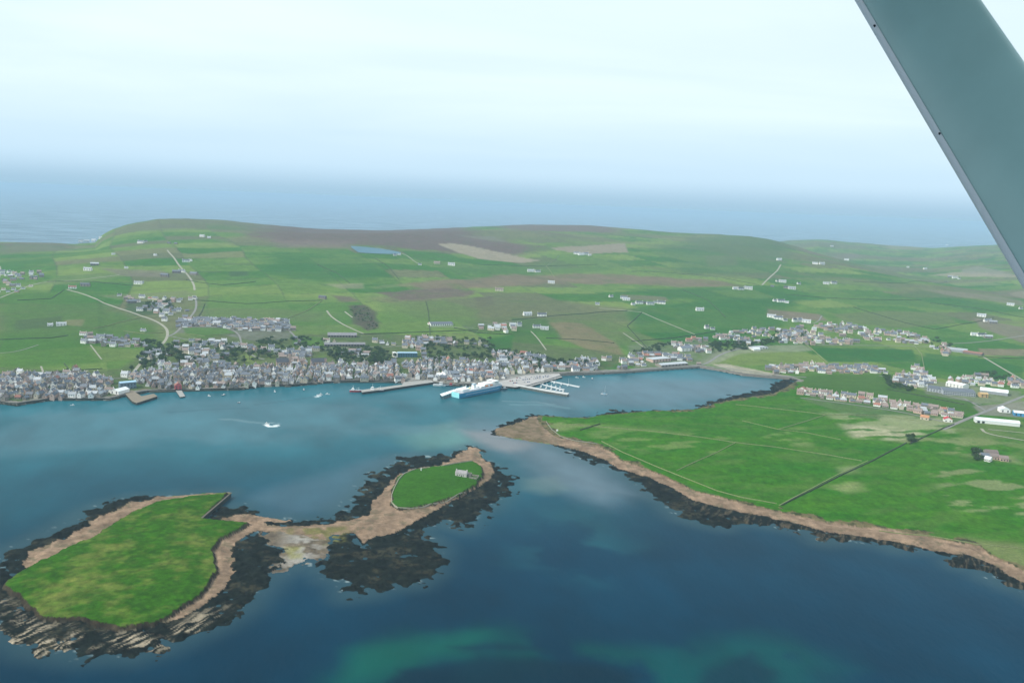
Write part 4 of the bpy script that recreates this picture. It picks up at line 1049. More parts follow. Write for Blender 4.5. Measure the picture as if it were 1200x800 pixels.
# ------------------------------------------------------------------ farms on the hills
FARM = [(95,283,2,1,0),(102,283,2,1,2),(110,282,2,1,2),(118,279,1,1,2),(133,298.5,1,1,2),(182,299.5,1,1,2),(165,285,2,1,0),(171,283.5,1,1,0),(237,277.5,2,1,2),(245,279,1,1,2),
 (198,285.5,1,0,0),(206,286,1,0,0),(148,314.5,1,1,2),(111,311,2,0,2),(103,317,2,1,2),(218,307,2,1,0),(223,306,1,1,2),(193,324,2,0,0),(207,320,2,0,0),(213,319,2,1,0),(227,322,2,0,0),
 (162,333,2,1,2),(166,332,1,1,0),(140,346.5,1,1,0),(85,338,2,1,3),(100,335.5,2,0,0),(228,350,1,1,0),(190,371,0,1,0),(193,376,0,1,0),(155,355,2,0,0),(160,354,2,1,0),
 (59,381.5,1,1,2),(72,381.5,2,1,2),(168,388,1,1,0),(463,299.5,1,1,0),(468,299,1,1,2),(492,310.5,1,1,0),(512,309,2,2,1),(529,311,2,1,2),(378,350,2,0,0),(585,341,2,2,1),
 (618,369.5,2,1,2),(635,370.5,2,1,0),(629,384,2,1,0),(638,386,2,1,2),(676,298,2,1,0),(681,299,2,1,2),(686,298.5,2,1,0),(691,299.5,1,1,2),(622,318.5,2,1,2),(630,319,2,1,0),(646,332,2,1,2),
 (716,348,1,1,0),(731,350,2,1,0),(734,352,2,1,2),(742,357,1,1,0),(749,356,2,1,0),(756,355.5,1,0,0),(762,357,2,1,0),(768,355,1,1,0),(775,356,2,1,0),(820,364,2,1,2),
 (862,339,2,1,2),(868,339.5,2,1,0),(877,339,2,1,2),(905,336,1,0,0),(911,330,1,1,0),(917,331,2,1,2),(922,338,2,0,0),(928,339,2,1,2),(936,333,1,1,0),(908,353,1,1,0),(915,354,2,1,0),(922,355,1,1,2),
 (913,305,2,1,2),(955,309.5,2,1,2),(963,310,2,1,2),(968,333,2,1,2),(977,332.5,2,1,0),(992,305,2,1,2),(1064,313.5,1,1,2),(1084,315.5,2,1,2),(1110,287,2,1,2),(1113,325,2,0,2),(1119,326,2,1,2),(1124,327,1,1,0),
 (1150,371,2,1,2),(1157,377,2,1,0),(1163,379,2,0,2),(1142,393,2,1,2),(1150,394,2,1,0),(1158,396,2,0,2),(1092,407,1,1,2),(1097,409,1,1,0),(1196,362,1,1,0),(1184,358,2,1,2),
 (904,372,2,1,2),(912,374,2,1,0),(920,376,1,1,0),(931,377,0,1,0),(937,377,0,1,0),(945,378,2,1,2),(975,289,2,1,2),
 (700,357,1,1,0),(828,385,0,1,0),(835,386,1,1,0)]
labs = []
for (px, py, si, wi, ri) in FARM:
    p = at(px, py); o = house_obj(si, wi, ri, 'farmhouse'); o.location = (p.x, p.y, p.z+0.1); o.rotation_euler = (0, 0, R(random.uniform(-25, 25)))
    k = 1.0+0.25*min(1, max(0, (p.y-1800)/3000))+random.uniform(-0.1, 0.15); o.scale = (k*1.35 if si == 2 else k, k, k)
    tag(o, None, 'farmhouse', 'farmhouses and steadings scattered over the hills')
    labs.append((o, f"{SIZES[si][0]} {WALLS[wi][0].split()[0]} farmhouse, {ROOFS[ri][0]} roof", p.x, p.y))
relabel(labs, 'farmhouse')
for i, (pA, pB, dp, lab, wm, rm) in enumerate([((1150,537),(1160,538),16,'grey farm barn at left of the peninsula farmyard',stone,slate),((1153,540),(1160,541.5),10,'white farmhouse at the front of the peninsula farmyard',harl,whiteroof),
  ((1161,538),(1172,539),22,'wide brown-roofed barn in the middle of the peninsula farmyard',pink,brownroof),((1172,540),(1182,541),14,'brown-roofed barn at right of the peninsula farmyard',pink,brownroof),
  ((1156,533),(1170,534),14,'long barn at the back of the peninsula farmyard',stone,brownroof),((1146,532),(1150,532.5),8,'small stone byre behind the peninsula farmyard barns',stone,slate)]):
    building('farm_barn', lab, 'barn', pA, pB, dp, 4.5, wm, rm, 'gable', 2.6, 3, 'buildings of the peninsula farm')

# ------------------------------------------------------------------ draped strips: roads, tracks, walls
def resample(pts, step):
    out = [pts[0]]
    for a, b in zip(pts[:-1], pts[1:]):
        n = max(1, int(math.hypot(b[0]-a[0], b[1]-a[1])/step))
        for k in range(1, n+1): out.append((a[0]+(b[0]-a[0])*k/n, a[1]+(b[1]-a[1])*k/n))
    return out
def smooth_path(pts, it=2):
    for _ in range(it):
        q = [pts[0]]
        for a, b in zip(pts[:-1], pts[1:]):
            q += [(a[0]*.75+b[0]*.25, a[1]*.75+b[1]*.25), (a[0]*.25+b[0]*.75, a[1]*.25+b[1]*.75)]
        q.append(pts[-1]); pts = q
    return pts
def strip(name, pxs, width, mat, lift=0.3, smooth=True):
    P = [tuple(at(*p)[:2]) for p in pxs]
    if smooth: P = smooth_path(P)
    P = resample(P, 12); n = len(P); vs = []
    for i, p in enumerate(P):
        a = P[max(i-1, 0)]; b = P[min(i+1, n-1)]; d = Vector((b[0]-a[0], b[1]-a[1])); d.normalize() if d.length else None
        for s in (-1, -0.33, 0.33, 1):
            vs.append((p[0]-d.y*s*width/2, p[1]+d.x*s*width/2))
    A = np.array(vs); z = np.maximum(ground(A[:,0], A[:,1]), 2.0)+lift
    mb = MB(); mb.add([(v[0], v[1], zz) for v, zz in zip(vs, z)], [(4*i+k+1, 4*i+k, 4*i+4+k, 4*i+5+k) for i in range(n-1) for k in range(3)])
    return mb.build(name, mat)
ROADS = [([(78,339),(100,345),(130,358),(160,368),(185,377),(195,384),(197,393),(192,402),(180,412),(165,425),(155,438)], 9, track, 'hill_road'),
 ([(196,293),(203,301),(212,314),(220,322),(227,332),(228,340)], 9, track, 'hill_road'),
 ([(228,346),(231,358),(225,370),(214,382),(205,391),(197,394)], 8, asphalt, 'hill_road'),
 ([(0,349),(40,331),(90,329),(140,322)], 7, track, 'lane'), ([(0,312),(1,322),(-10,340)], 8, track, 'lane'),
 ([(383,364),(388,371),(400,379),(412,385),(426,391)], 7, track, 'farm_track'), ([(404,365),(413,372)], 6, track, 'farm_track'),
 ([(-5,414),(20,412),(45,404)], 5, asphalt, 'lane'), ([(106,404),(112,412),(119,421)], 4, track, 'farm_track'),
 ([(283,403),(286,410),(300,419),(310,421)], 7, asphalt, 'town_street'), ([(330,378),(345,394),(350,398)], 7, asphalt, 'town_street'), ([(200,394),(240,402),(290,408),(340,411),(380,408),(440,407),(495,404)], 6, asphalt, 'town_street'),
 ([(209,384),(262,383),(280,390),(283,403)], 6, asphalt, 'town_street'),
 ([(596,440),(630,437),(660,435.5),(700,434.5),(740,432.5),(790,429.5),(822,427.5),(832,424),(842,416),(862,409),(890,405.5)], 10, asphalt, 'harbour_road'),
 ([(822,428),(850,431),(885,437),(925,441),(945,442)], 8, asphalt, 'harbour_road'),
 ([(1230,452),(1200,464),(1175,474),(1150,484),(1125,494),(1105,503)], 11, asphalt, 'main_road'),
 ([(1155,481),(1140,472),(1128,466)], 7, asphalt, 'side_road'),
 ([(1150,502),(1155,508),(1200,516),(1240,522)], 7, track, 'farm_track'), ([(1158,503),(1200,507),(1240,512)], 5, track, 'farm_track'),
 ([(1105,403),(1150,401),(1200,393),(1240,388)], 8, asphalt, 'lane'), ([(1152,418),(1172,430),(1200,446),(1215,455)], 8, track, 'lane'),
 ([(893,334),(902,325),(912,316),(915,310)], 9, track, 'lane'), ([(945,380),(958,378),(963,370)], 6, asphalt, 'lane'),
 ([(625,383),(640,383)], 5, asphalt, 'lane'), ([(622,388),(630,396),(640,410)], 5, track, 'farm_track'), ([(702,361),(730,363),(752,366)], 8, track, 'farm_track'),
 ([(752,366),(780,378),(815,392)], 6, track, 'farm_track'), ([(730,390),(745,400),(757,409)], 5, track, 'farm_track'), ([(950,404),(1000,404.5),(1060,405),(1100,407)], 6, asphalt, 'town_street'),
 ([(935,392),(1000,387),(1060,396),(1080,403)], 5, asphalt, 'town_street'), ([(938,466),(1000,474),(1060,483),(1105,494)], 7, asphalt, 'estate_road'),
 ([(0,448),(60,444),(140,444),(200,440)], 5, asphalt, 'town_street'), ([(87,443),(103,434)], 6, track, 'lane'), ([(48,429),(52,440),(60,446)], 5, track, 'lane'),
 ([(560,381),(610,376)], 5, asphalt, 'lane'), ([(500,383),(555,384)], 6, asphalt, 'lane'), ([(440,290),(470,296),(492,310)], 6, track, 'farm_track'),
 ([(1030,440),(1046,444),(1090,458),(1150,474)], 6, asphalt, 'side_road')]
for pts, w, m, nm in ROADS:
    o = strip(nm, pts, w*0.68, m); o['kind'] = 'structure'
# the small loch on the moor
_up = [(411,288.6),(420,289),(430,289.8),(445,291.5),(458,293.5),(470,296)]; _dn = [(412,290.5),(420,296),(432,297),(445,297.6),(458,298),(469,297.6)]
_lv = []
for (a, b), (c_, d_) in zip(_up, _dn):
    for k in range(6):
        p = at(a+(c_-a)*k/5, b+(d_-b)*k/5); _lv.append((p.x, p.y, p.z+1.2))
lm = MB().add(_lv, [(6*i+k, 6*i+k+1, 6*i+7+k, 6*i+6+k) for i in range(5) for k in range(5)])
lo_ = lm.build('loch', pm('loch_water', (0.07,0.15,0.19), 0.5, 0.1, 0.01, 0.05)); lo_['kind'] = 'structure'

def wall_thing(label, pxs, h=1.3, w=0.9, mat=None, sea=False, name='drystone_wall', cat='wall', group='drystone field walls'):
    w = max(w*0.75, 0.8)
    P = [tuple(at(*p)[:2]) for p in pxs]; P = resample(P, 8); n = len(P)
    A = np.array(P); z = ground(A[:,0], A[:,1])
    vs = []; fs = []
    for i, p in enumerate(P):
        a = P[max(i-1, 0)]; b = P[min(i+1, n-1)]; d = Vector((b[0]-a[0], b[1]-a[1])).normalized()
        jx = random.uniform(-0.12, 0.12); hh = h*random.uniform(0.85, 1.1)
        for s, zz in ((-1, -0.8), (1, -0.8), (0.75, hh), (-0.75, hh)):
            vs.append((p[0]-d.y*(s*w/2+jx), p[1]+d.x*(s*w/2+jx), float(z[i])+zz))
    for i in range(n-1):
        for k in range(4): fs.append((4*i+k, 4*i+(k+1) % 4, 4*i+4+(k+1) % 4, 4*i+4+k)[::-1])
    fs += [(0,1,2,3), (4*n-1, 4*n-2, 4*n-3, 4*n-4)]
    o = MB().add(vs, fs).build(name, mat or drystone); return tag(o, label, cat, group)
PG = 'field walls on the near peninsula'
wl_ = lambda lab, pts, **k: wall_thing(lab, pts, group=PG, **k)
fence = pm('pale_dyke', (0.17,0.20,0.08), 0.95, 0.3, 0.4)
wl_('pale field wall along the far side of the peninsula tip pasture', [(666,497),(690,499),(760,505),(820,512),(862,518.5)], h=1.0, w=1.4, mat=fence)
wl_('pale wall slanting down from the four-way wall corner to the beach dyke', [(862,518.5),(840,530),(815,541),(793,551.5)], h=1.0, w=1.3, mat=fence)
wl_('wall running right from the four-way corner towards the worn streaks', [(862,518.5),(910,524),(970,533),(1010,540)], h=1.0, w=1.2, mat=fence)
wl_('long pale dyke following the southern beach of the peninsula', [(705,517),(730,530),(770,547),(805,561),(840,575),(870,583),(910,590)], h=1.0, w=1.5, mat=fence)
wl_('dark walled ditch running from the beach up to the worn clump', [(916,592),(950,575),(985,557),(1020,541),(1062,519)], h=1.4, w=2.2, mat=hedge_m)  # dark ditch bank, with the wall's shadow line put into its colour
wl_('pale path beside the dark walled ditch', [(913,592),(947,574),(982,555.5),(1017,539.5)], h=0.5, w=1.8, mat=fence)
wl_('dark bank between the worn clump and the main road', [(1066,520),(1085,511),(1105,502),(1118,497)], h=1.4, w=2.4, mat=hedge_m)
wl_('northernmost pale wall across the head of the peninsula', [(862,474),(900,478),(940,482.5),(968,486)], h=1.1, w=1.6, mat=fence)
wl_('pale wall slanting between the northern wall junction and the middle wall', [(968,486),(940,495),(912,503)], h=1.1, w=1.6, mat=fence)
wl_('wall running right from the northern junction under the estate row', [(968,486),(1000,486),(1040,488),(1075,493)], h=1.0, w=1.2, mat=fence)
wl_('faint wall through the middle pasture of the peninsula', [(870,493),(912,503),(945,507),(985,515)], h=0.9, w=1.2, mat=fence)
wl_('dark stub wall on the peninsula tip near the stony yard', [(680,504),(690,501),(703,497)], h=1.6, w=1.8, mat=hedge_m)
wl_('wall along the grass edge at the peninsula tip', [(640,494),(646,503),(656,511),(672,516),(700,520)], h=1.0, w=1.2, mat=drystone)
wl_('long wall parallel to the beach in the right-hand pasture', [(1030,622),(1080,627),(1120,633),(1145,638),(1200,643)], h=1.0, w=1.2, mat=fence)
wall_thing('stone wall along the far shore of the small holm', [(487,549.5),(500,547.5),(520,545.5),(540,542),(553,540)], h=1.2, w=1.0, mat=track, group='walls round the small holm')
wall_thing('curving stone wall round the left end of the small holm', [(487,549.5),(474,555),(467,562),(462,572),(459,580),(459,589),(466,595),(480,596)], h=1.2, w=1.3, mat=track, group='walls round the small holm')
wall_thing('stone wall along the near shore of the small holm', [(480,596),(495,594.5),(513,589.5),(530,583.5),(545,577)], h=1.0, w=0.9, mat=track, group='walls round the small holm')
LW = [('wall climbing left of the hillside school', [(499,353),(502,365),(504,392)]), ('dark wall crossing the slope under the hilltop farms', [(0,398),(60,396),(80,393)]),
 ('wall from the lone stone farm down to the estate', [(378,352),(360,364),(340,372),(330,375)]), ('wall across the slope right of the bracken patch', [(420,392),(500,389),(560,387)]),
 ('wall left of the pink scrub field', [(600,375),(640,371),(700,366),(735,364)]), ('wall under the pink scrub field', [(640,396),(680,398),(720,402)]), ('pale lane wall beside the long green slope', [(752,366),(735,382),(762,412)]),
 ('wall between the green bay fields', [(945,404),(955,412),(970,425)]), ('wall right of the white house estate', [(1070,404),(1080,415),(1085,440)]),
 ('dark wall crossing the far right fields', [(1000,360),(1060,378),(1095,386),(1140,378),(1165,372)]), ('wall bounding the bright oval lawn', [(216,391),(240,394),(276,391)]),
 ('wall along the upper side of the left shore meadow', [(55,442),(80,432),(75,426)]), ('wall across the meadow above the left town', [(0,438),(50,437),(120,432)]),
 ('dark bank left of the fork of the hill roads', [(75,340),(60,350),(20,352)]), ('wall running down from the hamlet on the left edge', [(55,330),(110,330),(165,335)]),
 ('wall under the hill road bend farms', [(230,352),(290,356),(340,353),(378,352)]), ('hill wall left of the blue loch', [(372,310),(395,320),(410,332)]), ('hill wall right of the blue loch', [(440,303),(458,315),(468,328)]),
 ('wall below the tan striped field', [(560,310),(640,312),(700,310)]), ('wall left of the pentagonal pale field', [(655,300),(640,312),(650,325)]), ('wall below the rounded dark hill', [(740,318),(820,322),(890,334)]),
 ('wall across the plain below the straight right lane', [(920,345),(990,350),(1080,352)]), ('wall across the right plain farms', [(1000,330),(1060,332),(1110,330)]), ('long wall near the wing strut', [(1090,355),(1150,362),(1200,372)]),
 ('wall edging the brown corner field', [(1146,418),(1190,420),(1240,421)]), ('wall above the playing field', [(1040,456),(1080,464),(1130,474)]), ('wall from the hillside school to the scattered villas', [(532,384),(560,390),(600,392)]),
 ('upper wall of the meadow by the road fork', [(110,385),(140,378),(165,372)]), ('lower wall of the meadow by the road fork', [(145,388),(170,391),(192,390)]), ('wall above the bay-side white houses', [(740,400),(790,396),(840,388)]),
 ('hill wall above the estate terraces', [(240,356),(236,366),(232,372)]), ('wall through the lush hill fields', [(800,340),(830,352),(850,372)]), ('wall up the left hill from the bend', [(218,328),(260,334),(300,330)])]
for lab, pts in LW:
    wall_thing(lab, pts, h=1.5, w=2.0, mat=hedge_m if ('dark' in lab or 'hill' in lab or 'wall a' in lab or random.random() < .5) else fence)

# ruin on the small holm
def ruin():
    p = at(541, 557); root = empty('stone_cottage', (p.x, p.y, p.z), R(-14), 'pale stone cottage with grey roof standing alone on the small holm', 'cottage')
    ws = pm('lime_washed_stone', (0.50,0.48,0.44), 0.9, 0.25, 1.0)
    L, Wd = 15.0, 8.0
    w = MB(); gable_walls(w, L, Wd, 3.6, 3.4); w.build('wall', ws, root)
    r = MB(); gable_roof(r, L, Wd, 3.6, 3.4, 0.2, 0.25); ro = r.build('roof', pm('mossy_flagstone', (0.30,0.28,0.28), 0.8, 0.25, 0.6), root)
    for s in (-1, 1): MB().box(s*(L/2-0.6), 0, 6.2, 1.0, 1.7, 2.0).build('chimney', ws, ro)
    for x in (-4.5, -1.5, 3.5): MB().box(x, -Wd/2-0.02, 1.0, 1.1, 0.14, 1.3).build('window', glass, root)
    MB().box(1.2, -Wd/2-0.02, 0, 1.1, 0.14, 2.1).build('door', glass, root)
    MB().box(L/2+2.4, 0.6, -1, 4.8, 5.0, 3.6).build('lean_to', dstone, root)
    y = MB()
    for (cx, cy, sx, sy) in ((16,-5,10,0.8),(21,0.4,0.8,10.0),(15,5.8,11,0.8),(9.6,9,0.8,7.2),(4,13,12,0.8)): y.box(cx, cy, -1, sx, sy, 2.1)
    o = y.build('yard_wall', drystone); o.location = (p.x, p.y, p.z); o.rotation_euler = (0,0,R(-12))
    tag(o, 'low stone yard walls beside the lone cottage on the small holm', 'wall')
ruin()
m1 = MB(); p = at(493.5, 551); m1.box(0,0,-1,1.4,1.4,4.6,0.3,0,0.35); o = m1.build('stone_marker', white_paint); o.location = p; tag(o, 'small pale stone marker post on far edge of the small holm', 'marker')
m1 = MB(); p = at(653, 505); m1.box(0,0,-1,2.4,1.8,3.0,0.3); m1.add([(-1.3,-1.0,2),(1.3,-1.0,2),(1.3,1.0,2),(-1.3,1.0,2),(0,0,3)], [(0,1,4),(1,2,4),(2,3,4),(3,0,4),(3,2,1,0)]); o = m1.build('stone_hut', white_paint); o.location = p; tag(o, 'tiny white hut on the grassy tip of the peninsula', 'hut')

# ------------------------------------------------------------------ piers and quays
def pier(name, label, pts, top, deckm, wallm, posts=False, lip=0.0, bottom=-6.5):
    P = [tuple(map(float, p)) for p in P0(np.array(pts, float)[:,0], np.array(pts, float)[:,1], top)]
    c = np.array(P).mean(0); Q = [(p[0]-c[0], p[1]-c[1]) for p in P]
    root = empty(name, (c[0], c[1], 0), 0, label, 'pier')
    MB().prism(Q, top-0.35, top).build('deck', deckm, root)
    inn = [(q[0]*0.985, q[1]*0.985) for q in Q]
    if not posts: MB().prism(inn, bottom, top-0.352).build('wall', wallm, root)
    else:
        R_ = resample(Q+[Q[0]], 6)
        mm = MB().cyl((0,0,bottom), (0,0,top-0.352), 0.55, 0.5, 8).mesh('pile', wallm)
        for (x, y) in R_[:-1]:
            o = bpy.data.objects.new('pile', mm); COL.objects.link(o); o.parent = root; o.location = (x*0.96, y*0.96, 0)
    return root
pier('timber_pier', 'L-shaped tan timber pier in front of the blue-roofed shed on the left', [(144,458.5),(155,457),(166,464),(180,461),(184.5,464),(160,472),(155,470)], 4.0, pm('sun_bleached_planks', (0.20,0.165,0.12), 0.85, 0.2, 0.3), wetstone)
pier('slipway', 'small stone pier below the bright red waterfront house', [(205,456),(212,455.5),(217,464),(211,465)], 2.2, concrete, wetstone)
pier('south_pier', 'long stone pier with vessels along it left of the ferry', [(423,456.8),(471,450.5),(473,447.5),(505,444.8),(508,447.6),(475,452.3),(452,455.8),(424,459.4)], 4.2, concrete, wetstone)
pier('ferry_linkspan', 'white linkspan pier on dark piles beside the ferry stern', [(515.5,461.5),(531,456.5),(545,452.5),(547,453.8),(529,460),(518,464)], 6.5, white_paint, dark_paint, True)
pier('breakwater', 'long straight breakwater with pale deck right of the ferry', [(600,450.6),(604,450.0),(667,460.4),(665,462.2),(640,458.2)], 4.6, pm('pale_deck', (0.50,0.49,0.47), 0.8, 0.08, 0.2), pm('breakwater_stone', (0.10,0.115,0.10), 0.8, 0.3, 0.3))
pier('ferry_quay', 'broad concrete quay used as ferry car park', [(584,451.5),(582,446),(596,441),(655,437.5),(657,439.5),(640,445),(618,451),(604,453.5)], 4.0, pm('quay_concrete', (0.36,0.34,0.325), 0.85, 0.12, 0.1), wetstone)
pier('inner_jetty', 'narrow pale jetty slanting between ferry quay and breakwater', [(618,451.5),(626,449),(657,440.5),(659,441.5),(640,446.8),(622,452.5)], 2.6, concrete, wetstone)
pont = pm('pontoon_deck', (0.48,0.50,0.50), 0.7)
for pts, lab in (([(640,446),(642,445),(680,452.5),(678,453.8)], 'outer white floating pontoon of the marina'), ([(629,449.5),(631,448.8),(662,456),(660,457.2)], 'inner floating pontoon crowded with small boats in the marina')):
    pier('pontoon', lab, pts, 0.6, pont, dark_paint, False, 0, -0.4)
# the sea wall parapet round the bay and the old harbour front
def parapet(label, pxs, h, w, top):
    P = resample([tuple(map(float, P0(a, b, top))) for a, b in pxs], 10)
    vs = []; fs = []; n = len(P)
    for i, p in enumerate(P):
        a = P[max(i-1,0)]; b = P[min(i+1,n-1)]; d = Vector((b[0]-a[0], b[1]-a[1])).normalized()
        for s, zz in ((-1,-2),(1,-2),(1,top+h),(-1,top+h)): vs.append((p[0]-d.y*s*w/2, p[1]+d.x*s*w/2, zz))
    for i in range(n-1):
        for k in range(4): fs.append((4*i+k, 4*i+(k+1)%4, 4*i+4+(k+1)%4, 4*i+4+k)[::-1])
    fs += [(0,1,2,3),(4*n-1,4*n-2,4*n-3,4*n-4)]
    return tag(MB().add(vs, fs).build('sea_wall', stone), label, 'sea wall')
parapet('long low stone sea wall curving round the right side of the bay', [(657,438.5),(700,437),(740,435),(780,432),(820,429.5),(840,432.5),(870,438.5),(900,441),(925,443)], 0.8, 1.2, 3.4)
def quay_wall(label, pxs):
    P = resample([tuple(map(float, P0(a, b, 0.0))) for a, b in pxs], 14)
    vs = []; fs = []; n = len(P)
    for i, p in enumerate(P):
        a = P[max(i-1,0)]; b = P[min(i+1,n-1)]; d = Vector((b[0]-a[0], b[1]-a[1])).normalized(); h_ = 3.3+random.uniform(-0.3, 0.5); q = random.uniform(-1.5, 1.0)
        for s_, zz in ((-1,-3),(1,-3),(1,h_),(-1,h_)): vs.append((p[0]-d.y*(s_*2.0+2+q), p[1]+d.x*(s_*2.0+2+q), zz))
    for i in range(n-1):
        for k in range(4): fs.append((4*i+k, 4*i+(k+1)%4, 4*i+4+(k+1)%4, 4*i+4+k)[::-1])
    fs += [(0,1,2,3),(4*n-1,4*n-2,4*n-3,4*n-4)]
    return tag(MB().add(vs, fs).build('quay_wall', wetstone), label, 'quay wall')
quay_wall('weedy dark quay wall along the left waterfront up to the timber pier', TOWN_COAST[1:10])
quay_wall('weedy dark quay wall under the dense waterfront right of the timber pier', TOWN_COAST[9:22])
quay_wall('dark sloping sea wall face curving round the right bay', TOWN_COAST[24:38])
jw = pier('stone_jetty', 'dark-faced stone jetty wall at the notch of the large holm', [(235.5,606),(237,607),(271,577.6),(270,577)], 5.0, pm('shade_toned_coping', (0.10,0.085,0.06)), wetstone)  # coping coloured dark to carry the jetty's shaded look

# ------------------------------------------------------------------ vessels
def hull_mesh(mb, L, B, H, draft=1.0, bow=0.28, n=14, mi=0, mi_top=1, sheer=0.12, stern=0.85):
    "lofted hull, bow at +x; deck at z=H"
    st = []
    for i in range(n+1):
        t = i/n; x = -L/2+L*t
        k = 1.0
        if t > 1-bow: q = (t-(1-bow))/bow; k = math.sqrt(max(0, 1-q**1.9))
        if t < 0.12: k = stern+(1-stern)*(t/0.12)
        b = max(B/2*k, 0.03); sh = H+sheer*H*max(0, (t-0.6)/0.4)**2
        fl = 0.80 if t < 1-bow else 0.80-0.5*((t-(1-bow))/bow)
        xo = x-(0.0 if t < 1 else L*0.03)
        st.append([(xo, -b*fl*0.3, -draft), (xo, -b*fl, 0.0), (x, -b, sh), (x, b, sh), (xo, b*fl, 0.0), (xo, b*fl*0.3, -draft)])
    vs = [p for s in st for p in s]; o = []
    for i in range(n):
        for k in range(6):
            a = 6*i+k; b = 6*i+(k+1) % 6
            mb.add([vs[a], vs[b], vs[b+6], vs[a+6]], [(0,3,2,1)], mi_top if k == 2 else mi)
    mb.add(st[0], [(0,1,2,3,4,5)], mi); mb.add(st[-1], [(5,4,3,2,1,0)], mi)
def ferry():
    s = P0(533.5, 466.4); b = P0(588, 455.6); s = np.array(s); b = np.array(b)
    L = float(np.linalg.norm(b-s)); rz = math.atan2(*(b-s)[::-1]); c = (s+b)/2
    print('FERRY L', L, 'rz', math.degrees(rz))
    root = empty('car_ferry', (c[0], c[1]+3, 0), rz, 'large blue-hulled car ferry with white upperworks moored at the quay', 'ferry')
    Bm = 21.0; H = 9.0
    h = MB(); hull_mesh(h, L, Bm, H, 3.0, 0.2, 18, 0, 1, 0.15, 0.97); h.build('hull', [blue_hull, deck_grey], root)
    m = MB(); m.box(-L/2-0.25, 0, 0.6, 0.5, Bm*0.92, H+0.6); m.build('stern_ramp', teal_hull, root)
    for z in (2.4, 5.0):
        for sd_ in (-1, 1): MB().box(-1, sd_*(Bm/2*0.985-0.25 if z > 4 else Bm/2*0.93-0.1), z, L*0.72, 0.6, 0.35).build('rubbing_strake', blue_hull if z < 4 else white_paint, root)
    b1 = MB(); b1.box(-2, 0, H, L*0.80, Bm*0.90, 2.8); b1.build('main_deckhouse', pm('superstructure_grey', (0.66,0.67,0.70), 0.5), root)
    b2 = MB(); b2.box(L*0.17, 0, H+2.8, L*0.44, Bm*0.86, 2.8); b2.box(-L*0.36, 0, H+2.8, L*0.13, Bm*0.80, 2.6); b2.build('passenger_deck', white_paint, root)
    b3 = MB(); b3.box(L*0.20, 0, H+5.6, L*0.32, Bm*0.76, 2.7); b3.build('upper_deckhouse', white_paint, root)
    br = MB(); br.box(L*0.29, 0, H+8.3, L*0.10, Bm*1.02, 2.7); brid = br.build('bridge', white_paint, root)
    MB().box(L*0.29, 0, H+9.3, L*0.102, Bm*1.025, 0.9).build('bridge_windows', glass, brid)
    fn = MB(); fn.box(-L*0.12, 0, H+2.8, 8, 6, 8.5, 0, 0, 0.2); fu = fn.build('funnel', white_paint, root)
    MB().box(-L*0.12, 0, H+9.4, 6.9, 5.2, 1.3, 0, 0, 0.05).build('funnel_band', blue_hull, fu)
    fn = MB(); fn.cyl((-L*0.33, -5, H+5.4), (-L*0.33, -5, H+12), 1.1, 0.9, 8); fn.build('exhaust_stack', white_paint, root)
    ms = MB(); ms.cyl((L*0.27, 0, H+11), (L*0.26, 0, H+19), 0.45, 0.2, 6); ms.box(L*0.27, 0, H+15, 0.5, 4, 0.4); ms.build('mast', white_paint, root)
    for k in range(4):
        x = -L*0.02+k*L*0.10
        for sd_ in (-1, 1):
            lb = MB(); hull_mesh(lb, 7.5, 2.8, 1.2, 0.8, 0.35, 6, 0, 0); lb.v = [(v[0]+x, v[1]+sd_*(Bm/2-0.9), v[2]+H+4.4) for v in lb.v]
            lb.build('lifeboat', orange_paint if k in (1, 2) else white_paint, root)
    for k in range(12):
        for sd_ in (-1, 1): MB().box(-L*0.03+k*L*0.036, sd_*Bm*0.432, H+3.9, 1.7, 0.12, 0.9).build('window', glass, root)
    for k in range(3):
        MB().box(-L*0.26+k*L*0.05, (k-1)*4, H+2.8, 3.5, 2.4, 1.8).build('vent', white_paint if k != 1 else pm('yellow_paint', (0.75,0.62,0.15)), root)
    for x in (-L*0.18, L*0.02, L*0.08):
        MB().cyl((x, 3, H+2.8), (x, 3, H+9.5), 0.25, 0.15, 6).build('light_mast', white_paint, root)
ferry()
